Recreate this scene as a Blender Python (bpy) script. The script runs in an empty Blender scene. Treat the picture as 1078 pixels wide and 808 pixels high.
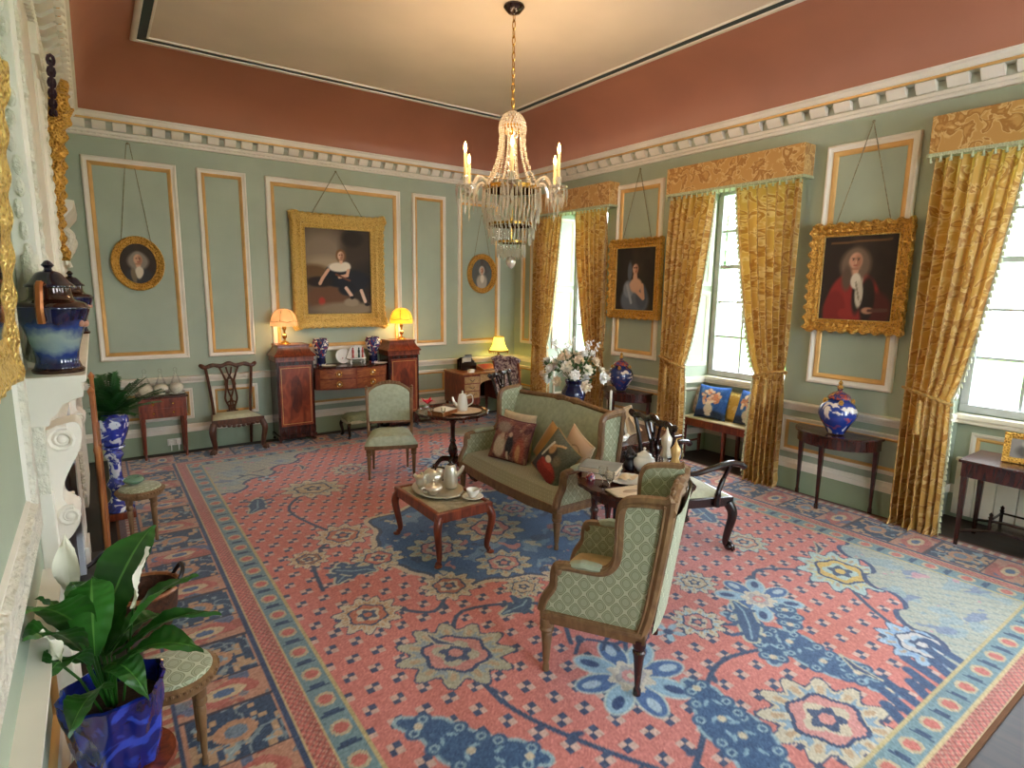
import bpy, bmesh, math, random
import numpy as np
from mathutils import Vector, Matrix
SC=bpy.context.scene; COL=SC.collection
PI=math.pi; R=math.radians
rnd=random.Random(7)
def lin(c):
    return c/12.92 if c<=.04045 else ((c+.055)/1.055)**2.4
def hx(h):
    h=h.lstrip('#'); return tuple(lin(int(h[i:i+2],16)/255) for i in (0,2,4))
def hx4(h): return hx(h)+(1,)
# ------------------------------------------------------------------ materials
MC={}
def newmat(name):
    m=bpy.data.materials.new(name); m.use_nodes=True; nt=m.node_tree
    return m,nt,nt.nodes['Principled BSDF'],nt.nodes,nt.links
def noise(nt,scale,detail=4,vec=None,kind='ShaderNodeTexNoise'):
    n=nt.nodes.new(kind); n.inputs['Scale'].default_value=scale
    if 'Detail' in n.inputs: n.inputs['Detail'].default_value=detail
    if vec is not None: nt.links.new(vec,n.inputs['Vector'])
    return n
def coords(nt,kind='Object',scale=(1,1,1)):
    t=nt.nodes.new('ShaderNodeTexCoord'); mp=nt.nodes.new('ShaderNodeMapping')
    mp.inputs['Scale'].default_value=scale; nt.links.new(t.outputs[kind],mp.inputs['Vector'])
    return mp.outputs['Vector']
def ramp(nt,fac,stops):
    r=nt.nodes.new('ShaderNodeValToRGB'); e=r.color_ramp.elements
    e[0].position=stops[0][0]; e[0].color=hx4(stops[0][1]); e[1].position=stops[-1][0]; e[1].color=hx4(stops[-1][1])
    for p,c in stops[1:-1]:
        k=e.new(p); k.color=hx4(c)
    nt.links.new(fac,r.inputs['Fac']); return r.outputs['Color']
def bump(nt,b,h,strength,dist=.01):
    n=nt.nodes.new('ShaderNodeBump'); n.inputs['Strength'].default_value=strength; n.inputs['Distance'].default_value=dist
    nt.links.new(h,n.inputs['Height']); nt.links.new(n.outputs['Normal'],b.inputs['Normal'])
def shade(h,f):
    h=h.lstrip('#'); return '#'+''.join('%02x'%max(0,min(255,int(int(h[i:i+2],16)*f))) for i in (0,2,4))
def plain(name,c,rough=.5,metal=0,var=.08,scale=6,bmp=0,bscale=40,coat=0,spec=.5,emit=None,estr=0,trans=0,bdist=.01):
    m,nt,b,N,L=newmat(name)
    b.inputs['Roughness'].default_value=rough; b.inputs['Metallic'].default_value=metal
    b.inputs['Coat Weight'].default_value=coat; b.inputs['Specular IOR Level'].default_value=spec
    b.inputs['Transmission Weight'].default_value=trans
    v=coords(nt)
    n=noise(nt,scale,3,v)
    L.new(ramp(nt,n.outputs['Fac'],[(.3,shade(c,1-var)),(.7,shade(c,1+var))]),b.inputs['Base Color'])
    if bmp: bump(nt,b,noise(nt,bscale,4,v).outputs['Fac'],bmp,bdist)
    if emit: b.inputs['Emission Color'].default_value=hx4(emit); b.inputs['Emission Strength'].default_value=estr
    return m
def wood(name,c1,c2,c3,rough=.3,stretch=(14,14,2.5),coat=.3):
    m,nt,b,N,L=newmat(name); b.inputs['Roughness'].default_value=rough; b.inputs['Coat Weight'].default_value=coat
    b.inputs['Coat Roughness'].default_value=.15
    v=coords(nt,'Object',stretch)
    n=noise(nt,1.6,6,v); n.inputs['Distortion'].default_value=1.2
    L.new(ramp(nt,n.outputs['Fac'],[(.25,c1),(.5,c2),(.75,c3)]),b.inputs['Base Color'])
    bump(nt,b,n.outputs['Fac'],.06,.004)
    return m
def gilt(name,c1,c2,c3,scale=60,strength=.7,metal=.75,rough=.34):
    m,nt,b,N,L=newmat(name); b.inputs['Roughness'].default_value=rough; b.inputs['Metallic'].default_value=metal
    v=coords(nt)
    vo=noise(nt,scale,0,v,'ShaderNodeTexVoronoi'); n=noise(nt,scale*.6,4,v)
    mx=N.new('ShaderNodeMath'); mx.operation='ADD'; L.new(vo.outputs['Distance'],mx.inputs[0]); L.new(n.outputs['Fac'],mx.inputs[1])
    L.new(ramp(nt,mx.outputs[0],[(.28,c3),(.62,c2),(1.02,c1)]),b.inputs['Base Color'])
    bump(nt,b,mx.outputs[0],strength,.02)
    return m
def mth(nt,op,a,b=None,c=None):
    n=nt.nodes.new('ShaderNodeMath'); n.operation=op
    for i,x in enumerate((a,b,c)):
        if x is None: continue
        if isinstance(x,(int,float)): n.inputs[i].default_value=x
        else: nt.links.new(x,n.inputs[i])
    return n.outputs[0]
def lattice(name,base,line,dark,pu,pv,rough=.8):
    """woven ogee trellis on UVs in metres"""
    m,nt,b,N,L=newmat(name); b.inputs['Roughness'].default_value=rough; b.inputs['Sheen Weight'].default_value=.3
    t=N.new('ShaderNodeTexCoord'); s=N.new('ShaderNodeSeparateXYZ'); L.new(t.outputs['UV'],s.inputs[0])
    cu=mth(nt,'COSINE',mth(nt,'MULTIPLY',s.outputs[0],2*PI/pu)); cv=mth(nt,'COSINE',mth(nt,'MULTIPLY',s.outputs[1],2*PI/pv))
    f=mth(nt,'ABSOLUTE',mth(nt,'ADD',cu,cv))
    L.new(ramp(nt,mth(nt,'MULTIPLY',f,.5),[(.0,line),(.12,line),(.16,dark),(.24,dark),(.30,base),(.48,base),(.52,dark),(.58,dark),(.64,base),(.9,base)]),b.inputs['Base Color'])
    bump(nt,b,noise(nt,400,2,coords(nt)).outputs['Fac'],.15,.002)
    return m
def damask(name,dark,mid,pale,sc=8.5,transl=.3):
    m,nt,b,N,L=newmat(name); b.inputs['Roughness'].default_value=.55; b.inputs['Sheen Weight'].default_value=.4
    v=coords(nt,'UV')
    n=noise(nt,sc,2,v); n.inputs['Distortion'].default_value=1.3
    w=noise(nt,sc*.8,1,v,'ShaderNodeTexVoronoi'); 
    f=mth(nt,'ADD',mth(nt,'MULTIPLY',n.outputs['Fac'],1.0),mth(nt,'MULTIPLY',w.outputs['Distance'],.35))
    col=ramp(nt,f,[(.46,pale),(.53,mid),(.60,mid),(.66,dark),(.72,dark),(.76,pale),(.84,mid)])
    L.new(col,b.inputs['Base Color'])
    tr=N.new('ShaderNodeBsdfTranslucent'); L.new(col,tr.inputs['Color'])
    mx=N.new('ShaderNodeMixShader'); mx.inputs[0].default_value=transl
    L.new(b.outputs[0],mx.inputs[1]); L.new(tr.outputs[0],mx.inputs[2]); L.new(mx.outputs[0],N['Material Output'].inputs['Surface'])
    return m
def painted(name,rough=.5,coat=0,bmp=0,bscale=300,wear=0):
    m,nt,b,N,L=newmat(name); b.inputs['Roughness'].default_value=rough; b.inputs['Coat Weight'].default_value=coat
    a=N.new('ShaderNodeAttribute'); a.attribute_name='Col'
    src=a.outputs['Color']
    if wear:
        n=noise(nt,2.2,5,coords(nt)); h=N.new('ShaderNodeHueSaturation'); L.new(src,h.inputs['Color'])
        L.new(mth(nt,'MULTIPLY_ADD',n.outputs['Fac'],wear,1-wear/2),h.inputs['Value']); src=h.outputs['Color']
    L.new(src,b.inputs['Base Color'])
    if bmp: bump(nt,b,noise(nt,bscale,3,coords(nt)).outputs['Fac'],bmp,.003)
    return m
def china(name,ground,pat,third,scale=9,rough=.12,th=(.45,.5)):
    m,nt,b,N,L=newmat(name); b.inputs['Roughness'].default_value=rough; b.inputs['Coat Weight'].default_value=.6
    v=coords(nt); n=noise(nt,scale,3,v); n.inputs['Distortion'].default_value=1.0
    L.new(ramp(nt,n.outputs['Fac'],[(th[0]-.08,third),(th[0],ground),(th[1]+.03,ground),(th[1]+.08,pat),(.72,pat),(.75,third)]),b.inputs['Base Color'])
    return m
def glass(name,c='#ffffff',rough=.02,mixt=.75):
    m,nt,b,N,L=newmat(name)
    b.inputs['Base Color'].default_value=hx4(c); b.inputs['Roughness'].default_value=rough; b.inputs['Transmission Weight'].default_value=1; b.inputs['IOR'].default_value=1.45
    tp=N.new('ShaderNodeBsdfTransparent'); mx=N.new('ShaderNodeMixShader'); mx.inputs[0].default_value=mixt
    L.new(b.outputs[0],mx.inputs[1]); L.new(tp.outputs[0],mx.inputs[2]); L.new(mx.outputs[0],N['Material Output'].inputs['Surface'])
    return m
def leafmat(name,c1,c2,rough=.35):
    m,nt,b,N,L=newmat(name); b.inputs['Roughness'].default_value=rough
    n=noise(nt,5,3,coords(nt)); col=ramp(nt,n.outputs['Fac'],[(.3,c1),(.7,c2)]); L.new(col,b.inputs['Base Color'])
    tr=N.new('ShaderNodeBsdfTranslucent'); L.new(col,tr.inputs['Color']); mx=N.new('ShaderNodeMixShader'); mx.inputs[0].default_value=.2
    L.new(b.outputs[0],mx.inputs[1]); L.new(tr.outputs[0],mx.inputs[2]); L.new(mx.outputs[0],N['Material Output'].inputs['Surface'])
    return m
def emit(name,c,s):
    m,nt,b,N,L=newmat(name); b.inputs['Base Color'].default_value=hx4(c); b.inputs['Emission Color'].default_value=hx4(c); b.inputs['Emission Strength'].default_value=s
    return m
def crystalmat(name):
    m,nt,b,N,L=newmat(name); b.inputs['Base Color'].default_value=hx4('#fff3df'); b.inputs['Roughness'].default_value=.04; b.inputs['Transmission Weight'].default_value=.4; b.inputs['IOR'].default_value=1.6
    g=N.new('ShaderNodeBsdfGlossy'); g.inputs['Roughness'].default_value=.08; g.inputs['Color'].default_value=hx4('#fff4e4')
    tp=N.new('ShaderNodeBsdfTransparent'); m1=N.new('ShaderNodeMixShader'); m1.inputs[0].default_value=.42; L.new(b.outputs[0],m1.inputs[1]); L.new(g.outputs[0],m1.inputs[2])
    m2=N.new('ShaderNodeMixShader'); m2.inputs[0].default_value=.06; L.new(m1.outputs[0],m2.inputs[1]); L.new(tp.outputs[0],m2.inputs[2]); L.new(m2.outputs[0],N['Material Output'].inputs['Surface'])
    return m
# ------------------------------------------------------------------ mesh builder
class MB:
    def __init__(s): s.v=[]; s.f=[]; s.m=[]; s.mi=0; s.x=None; s.sm=[]; s.smooth=True
    def add(s,vs,fs,smooth=None):
        o=len(s.v)
        if s.x is not None: vs=[tuple(s.x@Vector(p)) for p in vs]
        s.v.extend(vs); s.f.extend([tuple(i+o for i in f) for f in fs]); s.m.extend([s.mi]*len(fs)); s.sm.extend([s.smooth if smooth is None else smooth]*len(fs))
        return s
    def box(s,x0,x1,y0,y1,z0,z1):
        vs=[(x,y,z) for z in (z0,z1) for y in (y0,y1) for x in (x0,x1)]
        return s.add(vs,[(0,2,3,1),(4,5,7,6),(0,1,5,4),(2,6,7,3),(0,4,6,2),(1,3,7,5)],False)
    def cbox(s,c,d,rz=0,taper=1):
        h=[k/2 for k in d]; vs=[]
        for z in (-1,1):
            t=taper if z<0 else 1
            for y in (-1,1):
                for x in (-1,1):
                    px,py=x*h[0]*t,y*h[1]*t
                    vs.append((c[0]+px*math.cos(rz)-py*math.sin(rz),c[1]+px*math.sin(rz)+py*math.cos(rz),c[2]+z*h[2]))
        return s.add(vs,[(0,2,3,1),(4,5,7,6),(0,1,5,4),(2,6,7,3),(0,4,6,2),(1,3,7,5)],False)
    def prism(s,poly,mp,a,b,smooth=False):
        n=len(poly); vs=[mp(p[0],p[1],a) for p in poly]+[mp(p[0],p[1],b) for p in poly]
        fs=[tuple(range(n)),tuple(range(2*n-1,n-1,-1))]
        s.add(vs,fs,False); o=len(s.v)-2*n
        k=[(i+o,o+i+n,o+(i+1)%n+n,o+(i+1)%n) for i in range(n)]
        s.f.extend(k); s.m.extend([s.mi]*n); s.sm.extend([smooth]*n); return s
    def tube(s,pts,r,n=8,cap=True,closed=False,flat=1.0):
        P=[Vector(p) for p in pts]; k=len(P)
        rr=r if isinstance(r,(list,tuple)) else [r]*k
        vs=[]; up=None
        for i in range(k):
            if closed: d=P[(i+1)%k]-P[i-1]
            else: d=P[min(i+1,k-1)]-P[max(i-1,0)]
            if d.length<1e-9: d=Vector((0,0,1))
            d.normalize()
            if up is None:
                up=Vector((0,0,1)) if abs(d.z)<.9 else Vector((1,0,0))
            up=(up-d*up.dot(d))
            if up.length<1e-6: up=d.orthogonal()
            up.normalize(); sd=d.cross(up)
            for j in range(n):
                a=2*PI*j/n; vs.append(tuple(P[i]+(sd*math.cos(a)*flat+up*math.sin(a))*rr[i]))
        fs=[]
        for i in range(k if closed else k-1):
            i2=(i+1)%k
            for j in range(n): fs.append((i*n+j,i*n+(j+1)%n,i2*n+(j+1)%n,i2*n+j))
        if cap and not closed: fs+= [tuple(range(n-1,-1,-1)),tuple((k-1)*n+j for j in range(n))]
        return s.add(vs,fs)
    def lathe(s,prof,n=20,c=(0,0,0),sx=1,sy=1,mod=None):
        vs=[]; k=len(prof)
        for (r,z) in prof:
            for j in range(n):
                a=2*PI*j/n; q=r*(mod(a,z) if mod else 1)
                vs.append((c[0]+q*math.cos(a)*sx,c[1]+q*math.sin(a)*sy,c[2]+z))
        fs=[]
        for i in range(k-1):
            for j in range(n): fs.append((i*n+j,i*n+(j+1)%n,(i+1)*n+(j+1)%n,(i+1)*n+j))
        if prof[0][0]>1e-4: fs.append(tuple(range(n-1,-1,-1)))
        if prof[-1][0]>1e-4: fs.append(tuple((k-1)*n+j for j in range(n)))
        return s.add(vs,fs)
    def ball(s,c,r,n=10,m=7):
        r=r if isinstance(r,(tuple,list)) else (r,r,r)
        vs=[];fs=[]
        for i in range(m+1):
            t=PI*i/m
            for j in range(n):
                a=2*PI*j/n; vs.append((c[0]+r[0]*math.sin(t)*math.cos(a),c[1]+r[1]*math.sin(t)*math.sin(a),c[2]-r[2]*math.cos(t)))
        for i in range(m):
            for j in range(n): fs.append((i*n+j,i*n+(j+1)%n,(i+1)*n+(j+1)%n,(i+1)*n+j))
        return s.add(vs,fs)
    def octa(s,c,r,h):
        x,y,z=c
        return s.add([(x+r,y,z),(x,y+r,z),(x-r,y,z),(x,y-r,z),(x,y,z+h),(x,y,z-h)],[(0,1,4),(1,2,4),(2,3,4),(3,0,4),(1,0,5),(2,1,5),(3,2,5),(0,3,5)],False)
    def sheet(s,g,both=False):
        a=len(g); b=len(g[0]); vs=[p for row in g for p in row]
        return s.add(vs,[(i*b+j,i*b+j+1,(i+1)*b+j+1,(i+1)*b+j) for i in range(a-1) for j in range(b-1)])
    def ring(s,a0,a1,b0,b1,prof,mp,nseg=1,mod=None):
        """rectangular frame swept from a profile [(inset,height)], mp(a,b,h)->xyz, mitred; mod(s,k)->height factor"""
        loops=[]
        for k,(d,h) in enumerate(prof):
            c=[(a0+d,b0+d),(a1-d,b0+d),(a1-d,b1-d),(a0+d,b1-d)]; lp=[]
            for e in range(4):
                p,q=c[e],c[(e+1)%4]
                for i in range(nseg):
                    t=i/nseg; A=p[0]+(q[0]-p[0])*t; B=p[1]+(q[1]-p[1])*t
                    w=mod((e,t,A if e%2==0 else B),k) if mod else (0,0)
                    dn=[(0,1),(-1,0),(0,-1),(1,0)][e]
                    lp.append(mp(A+dn[0]*w[1],B+dn[1]*w[1],h+w[0]))
            loops.append(lp)
        n=4*nseg; vs=[p for l in loops for p in l]
        fs=[(k*n+i,k*n+(i+1)%n,(k+1)*n+(i+1)%n,(k+1)*n+i) for k in range(len(prof)-1) for i in range(n)]
        return s.add(vs,fs,False)
    def build(s,name,mat,parent=None,bevel=0,smooth=None,sub=0,uv=True,loc=None,rot=None,auto=True):
        me=bpy.data.meshes.new(name); me.from_pydata(s.v,[],s.f)
        ms=mat if isinstance(mat,(list,tuple)) else [mat]
        for q in ms: me.materials.append(q)
        me.polygons.foreach_set('material_index',s.m)
        me.polygons.foreach_set('use_smooth',[bool(x) for x in s.sm] if smooth is None else [smooth]*len(s.f))
        me.update()
        bm=bmesh.new(); bm.from_mesh(me); bmesh.ops.recalc_face_normals(bm,faces=bm.faces); bm.to_mesh(me); bm.free()
        if auto:
            try: me.set_sharp_from_angle(angle=R(42))
            except Exception: pass
        if uv: boxuv(me)
        o=bpy.data.objects.new(name,me); COL.objects.link(o)
        if parent is not None: o.parent=parent
        if loc is not None: o.location=loc
        if rot is not None: o.rotation_euler=rot
        if bevel:
            b=o.modifiers.new('Bevel','BEVEL'); b.width=bevel; b.segments=2; b.limit_method='ANGLE'; b.angle_limit=R(50); b.harden_normals=False
        if sub:
            q=o.modifiers.new('Subdivision','SUBSURF'); q.levels=sub; q.render_levels=sub
        return o
def boxuv(me):
    n=len(me.loops)
    if n==0: return
    li=np.empty(n,np.int32); me.loops.foreach_get('vertex_index',li)
    co=np.empty(len(me.vertices)*3,np.float32); me.vertices.foreach_get('co',co); co=co.reshape(-1,3)[li]
    nm=np.empty(len(me.polygons)*3,np.float32); me.polygons.foreach_get('normal',nm); nm=nm.reshape(-1,3)
    lt=np.empty(len(me.polygons),np.int32); me.polygons.foreach_get('loop_total',lt)
    ax=np.repeat(np.abs(nm).argmax(1),lt)
    uv=np.where((ax==0)[:,None],co[:,[1,2]],np.where((ax==1)[:,None],co[:,[0,2]],co[:,[0,1]]))
    l=me.uv_layers.new(name='UVMap'); l.data.foreach_set('uv',uv.astype(np.float32).ravel())
def tag(o,label=None,cat=None,group=None,kind=None):
    if label: o['label']=label
    if cat: o['category']=cat
    if group: o['group']=group
    if kind: o['kind']=kind
    return o
def thing(name,label,cat,loc=(0,0,0),rz=0,group=None):
    o=bpy.data.objects.new(name,None); COL.objects.link(o); o.location=loc; o.rotation_euler=(0,0,rz); o.empty_display_size=.1
    return tag(o,label,cat,group)
def struct(mb,name,mat,bevel=0,parent=None,**k):
    o=mb.build(name,mat,parent,bevel,**k)
    if parent is None: o['kind']='structure'
    return o
def kids(o): return [c for c in COL.objects if c.parent==o]
def copy_tree(o,parent=None):
    c=o.copy(); COL.objects.link(c)
    if parent is not None: c.parent=parent
    for ch in kids(o): copy_tree(ch,c)
    return c
def dup(o,loc,rz,label,group=None):
    c=copy_tree(o); c.location=loc; c.rotation_euler=(0,0,rz); c['label']=label
    if group: c['group']=group
    return c
def arc(pts,n=6):
    """Catmull-Rom through points"""
    P=[Vector(p) for p in pts]; out=[]
    for i in range(len(P)-1):
        a=P[max(i-1,0)];b=P[i];c=P[i+1];d=P[min(i+2,len(P)-1)]
        for k in range(n):
            t=k/n; out.append(tuple(.5*((2*b)+(c-a)*t+(2*a-5*b+4*c-d)*t*t+(3*b-a-3*c+d)*t**3)))
    out.append(tuple(P[-1])); return out
def interp(prof,n=4):
    return [(p[0],p[1]) for p in arc([(a,b,0) for a,b in prof],n)]
# ------------------------------------------------------------------ painted fields
def srgb(h):
    h=h.lstrip('#'); return np.array([int(h[i:i+2],16)/255 for i in (0,2,4)])
class Canvas:
    def __init__(s,w,h,nx,ny,base,x0=0,y0=0):
        s.w,s.h,s.nx,s.ny=w,h,nx,ny
        s.X,s.Y=np.meshgrid(x0+np.linspace(0,w,nx),y0+np.linspace(0,h,ny)); s.C=np.ones((ny,nx,3))*srgb(base)
    def put(s,mask,c):
        m=np.clip(mask,0,1)[...,None]; s.C=s.C*(1-m)+srgb(c)*m
    def ell(s,cx,cy,rx,ry,c,soft=.2,ang=0):
        dx,dy=s.X-cx,s.Y-cy; ca,sa=math.cos(ang),math.sin(ang)
        d=np.sqrt(((dx*ca+dy*sa)/rx)**2+((-dx*sa+dy*ca)/ry)**2)
        s.put((1+soft/2-d)/max(soft,1e-3),c)
    def line(s,pts,r,c,soft=.3,taper=False):
        for i in range(len(pts)-1):
            (ax,ay),(bx,by)=pts[i][:2],pts[i+1][:2]; L=max((bx-ax)**2+(by-ay)**2,1e-9)
            t=np.clip(((s.X-ax)*(bx-ax)+(s.Y-ay)*(by-ay))/L,0,1)
            d=np.hypot(s.X-ax-t*(bx-ax),s.Y-ay-t*(by-ay))
            rr=r if not isinstance(r,(list,tuple)) else r[i]+(r[i+1]-r[i])*t
            s.put((1+soft/2-d/rr)/soft,c)
    def grain(s,amt,seed=1,sc=1):
        g=np.random.RandomState(seed).normal(0,amt,(s.ny,s.nx,1)); s.C=np.clip(s.C+g,0,1)
    def mesh(s,name,mat,pos,parent=None,smooth=True):
        """pos(X,Y)->(ny,nx,3)"""
        P=pos(s.X,s.Y).reshape(-1,3).astype(np.float32); ny,nx=s.ny,s.nx
        me=bpy.data.meshes.new(name); me.vertices.add(len(P)); me.vertices.foreach_set('co',P.ravel())
        i=np.arange((ny-1)*(nx-1)); r=i//(nx-1); c=i%(nx-1); a=r*nx+c
        q=np.stack([a,a+1,a+nx+1,a+nx],1).astype(np.int32)
        me.loops.add(q.size); me.loops.foreach_set('vertex_index',q.ravel())
        me.polygons.add(len(q)); me.polygons.foreach_set('loop_start',np.arange(0,q.size,4,dtype=np.int32))
        try: me.polygons.foreach_set('loop_total',np.full(len(q),4,np.int32))
        except Exception: pass
        me.polygons.foreach_set('use_smooth',[smooth]*len(q))
        me.update(calc_edges=True); me.validate()
        col=np.ones((len(P),4),np.float32); cc=np.clip(s.C,0,1).reshape(-1,3)
        col[:,:3]=np.where(cc<=.04045,cc/12.92,((cc+.055)/1.055)**2.4)
        at=me.color_attributes.new('Col','FLOAT_COLOR','POINT'); at.data.foreach_set('color',col.ravel())
        me.materials.append(mat); o=bpy.data.objects.new(name,me); COL.objects.link(o)
        if parent is not None: o.parent=parent
        return o
def fbm(X,Y,scale,seed=0,oct=3):
    rs=np.random.RandomState(seed); out=np.zeros_like(X); amp=1
    for o in range(oct):
        for k in range(5):
            a=rs.uniform(0,2*PI); f=scale*(2**o)*rs.uniform(.7,1.3); out+=amp*np.sin((X*math.cos(a)+Y*math.sin(a))*f*2*PI+rs.uniform(0,6.3))
        amp*=.6
    return out/8
# ------------------------------------------------------------------ shared materials
M={}
M['wall']=plain('sage_paint','#a7b39e',.55,var=.03,scale=2,bmp=.05,bscale=60)
M['sage2']=plain('sage_paint_recess','#97a78c',.6,var=.03,scale=2)
M['white']=plain('ivory_paint','#ebe4d6',.45,var=.03,scale=3)
M['carved']=plain('carved_ivory_paint','#e6e0cf',.5,var=.04,scale=20,bmp=.9,bscale=38,bdist=.03)
M['bead']=plain('peach_gilt_bead','#dcae6a',.42,metal=.25,var=.06,scale=5)
M['cove']=plain('terracotta_paint','#ab6f55',.5,var=.03,scale=1.5)
M['ceil']=plain('cream_ceiling_paint','#d8c6b0',.55,var=.03,scale=1.2)
M['teal']=plain('dark_teal_paint','#1d3638',.5,var=.05)
M['mah']=wood('red_mahogany','#4a1a10','#7a331c','#9a4a28')
M['mahd']=wood('dark_mahogany','#1f0d0a','#3a1710','#54231a',rough=.25)
M['ebony']=wood('near_black_mahogany','#0f0808','#1e0f0d','#331a15',rough=.2)
M['walnut']=wood('crossbanded_walnut','#6a3a1c','#9a5c30','#b87a45')
M['flame']=wood('flame_mahogany','#571e10','#8a3a1e','#a85530',stretch=(6,6,3))
M['beech']=wood('worn_beech','#6b4c32','#80603f','#96744e',rough=.45,coat=.1,stretch=(12,12,5))
M['gold']=gilt('old_gilding','#d9a852','#97692a','#3a220e')
M['goldb']=gilt('bright_gilding','#f2d382','#c29540','#5a3812',scale=80,metal=.7)
M['brass']=plain('polished_brass','#c99a4a',.25,metal=.9,var=.05)
M['lattice']=lattice('sage_trellis_damask','#a6ab8c','#bdc1a2','#7f8563',.085,.1)
M['diaper']=lattice('sage_diaper_weave','#9a977a','#a8a487','#7d7a5e',.045,.045)
M['pale']=plain('pale_sage_silk','#c4c8ae',.6,var=.05,scale=30,bmp=.1,bscale=300)
M['sagefab']=plain('sage_silk','#a9b39c',.65,var=.06,scale=25,bmp=.1,bscale=300)
M['damask']=damask('gold_damask','#a8742a','#c79a48','#dfbd7c')
M['damaskp']=damask('gold_damask_flat','#a8742c','#c4934a','#dcb878',transl=0.02)
M['lining']=plain('cream_lining','#e6dfc8',.7,var=.03)
M['braid']=plain('pale_green_braid','#b3b894',.7,var=.15,scale=90,bmp=.4,bscale=150)
M['silver']=plain('polished_silver','#e6dfce',.32,metal=.75,var=.05)
M['porc']=plain('white_porcelain','#eceae2',.15,var=.03,coat=.5)
M['black']=plain('black_iron','#17151a',.4,var=.2)
M['glass']=glass('clear_glass')
M['crystal']=crystalmat('cut_crystal')
M['cutglass']=glass('cut_tableglass','#f6f8f4',.03,.35)
M['pane']=glass('window_pane','#ffffff',0,.93)
M['cream']=plain('cream_cloth','#d9c3a4',.75,var=.05,scale=20,bmp=.1,bscale=250)
M['imari']=china('imari_glaze','#1d2f6b','#e8ddd0','#a8432e',16)
M['blueglaze']=china('cobalt_glaze','#141f6c','#2c46b4','#0b1038',7)
M['bluewhite']=china('blue_and_white_glaze','#2d3aa0','#dfe4f2','#1a2070',12)
M['painted']=painted('painted_surface',.45,.2)
M['tapestry']=painted('tapestry_wool',.9,0,.3,250)
M['leaf']=leafmat('glossy_green_leaf','#1d4a1a','#3a7629')
M['fern']=leafmat('palm_leaf','#1c4420','#3a7036',.5)
M['petal']=plain('cream_petal','#f0ebdc',.6,var=.05,scale=20)
M['soil']=plain('potting_soil','#2a1d14',.95,var=.3,scale=40,bmp=.6)
M['cord']=plain('picture_cord','#8a8468',.8,var=.2,scale=60)
# ================================================================== ROOM
XL,XR,YB,YF=-.25,5.84,8.1,-2.0
WIN=[6.56,3.95,1.25,-1.35]; WH=.60; WF=[.62,.72,.72,.66]; XW=6.39; SILL=1.0; HEAD=3.28
fl=MB(); fl.box(XL-.3,XW+.3,YF,YB+.3,-.1,0); struct(fl,'floor',wood('dark_oak_boards','#140c08','#24150e','#352015',rough=.6,coat=.05,stretch=(9,1,1)))
w=MB(); w.box(XL-.3,XW+.3,YB,YB+.3,0,4.5); struct(w,'wall_back',M['wall'])
w=MB(); w.box(XL-.3,XL,YF,YB,0,4.5); struct(w,'wall_left',M['wall'])
w=MB(); prev=YB
pier=lambda f0,b0,f1,b1,z0,z1: w.prism([(XR,f0),(XW,b0),(XW+.06,b0),(XW+.06,b1),(XW,b1),(XR,f1)],lambda x,y,z:(x,y,z),z0,z1)
pf=pb=YB
for c,q in zip(WIN,WF):
    pier(c+q,c+WH,pf,pb,0,4.5); pier(c-q,c-WH,c+q,c+WH,HEAD,4.5); w.box(XW,XW+.06,c-WH,c+WH,0,SILL); pf,pb=c-q,c-WH
pier(YF,YF,pf,pb,0,4.5); struct(w,'wall_right',M['wall'])
w=MB()
for x0,x1 in ((XL-.3,1.5),(2.3,3.6),(4.8,XW+.06)): w.box(x0,x1,YF-.3,YF,0,4.5)
for x0,x1 in ((1.5,2.3),(3.6,4.8)): w.box(x0,x1,YF-.3,YF,HEAD,4.5); w.box(x0,x1,YF-.3,YF,0,SILL)  # unseen rear wall; these window openings are added to let in fill light
struct(w,'wall_front',M['wall'])
# ceiling : flat + coves
def path3(d,z,dl=None):
    dl=d if dl is None else dl
    return [(XL+dl,YF,z),(XL+dl,YB-d,z),(XR-d,YB-d,z),(XR-d,YF,z)]
def sweep3(mb,prof,left=lambda d:d,smooth=False):
    L=[path3(d,z,left(d)) for d,z in prof]; n=4; vs=[p for l in L for p in l]
    mb.add(vs,[(k*n+i,k*n+i+1,(k+1)*n+i+1,(k+1)*n+i) for k in range(len(L)-1) for i in range(3)],smooth); return mb
lcove=lambda d:.277+(.75-.277)*(d-.168)/(.94-.168)
cv=MB(); sweep3(cv,[(.168+.772*(1-math.cos(t*PI/24)),3.865+.545*math.sin(t*PI/24)) for t in range(13)],lcove,True)
cvo=struct(cv,'ceiling_cove',M['cove'],auto=False)
ce=MB(); ce.box(.45,4.98,YF,7.2,4.41,4.5); ce.box(XL-.3,XW+.3,YF-.3,YB+.3,4.5,4.6); struct(ce,'ceiling',M['ceil'])
lb=lambda d:d-.19
t=MB(); sweep3(t,[(.93,4.42),(.93,4.395),(.94,4.388),(.982,4.392),(.985,4.40)],lb)
t.mi=1; sweep3(t,[(.985,4.40),(1.06,4.402)],lb); t.mi=0; sweep3(t,[(1.06,4.402),(1.063,4.397),(1.08,4.397),(1.085,4.411)],lb)
struct(t,'trim_1',[M['white'],M['teal']])
# cornice
LS=1.65
c=MB(); lw=lambda d:d*LS
sweep3(c,[(.0,3.63),(.03,3.635),(.035,3.66),(.055,3.665),(.06,3.69),(.045,3.70)],lw)
c.mi=2; sweep3(c,[(.045,3.70),(.045,3.775),(.125,3.78)],lw)
c.mi=1; sweep3(c,[(.125,3.78),(.135,3.785),(.138,3.80)],lw)
c.mi=0; sweep3(c,[(.138,3.80),(.15,3.805),(.155,3.84),(.168,3.85),(.168,3.875),(.0,3.88)],lw)
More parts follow.
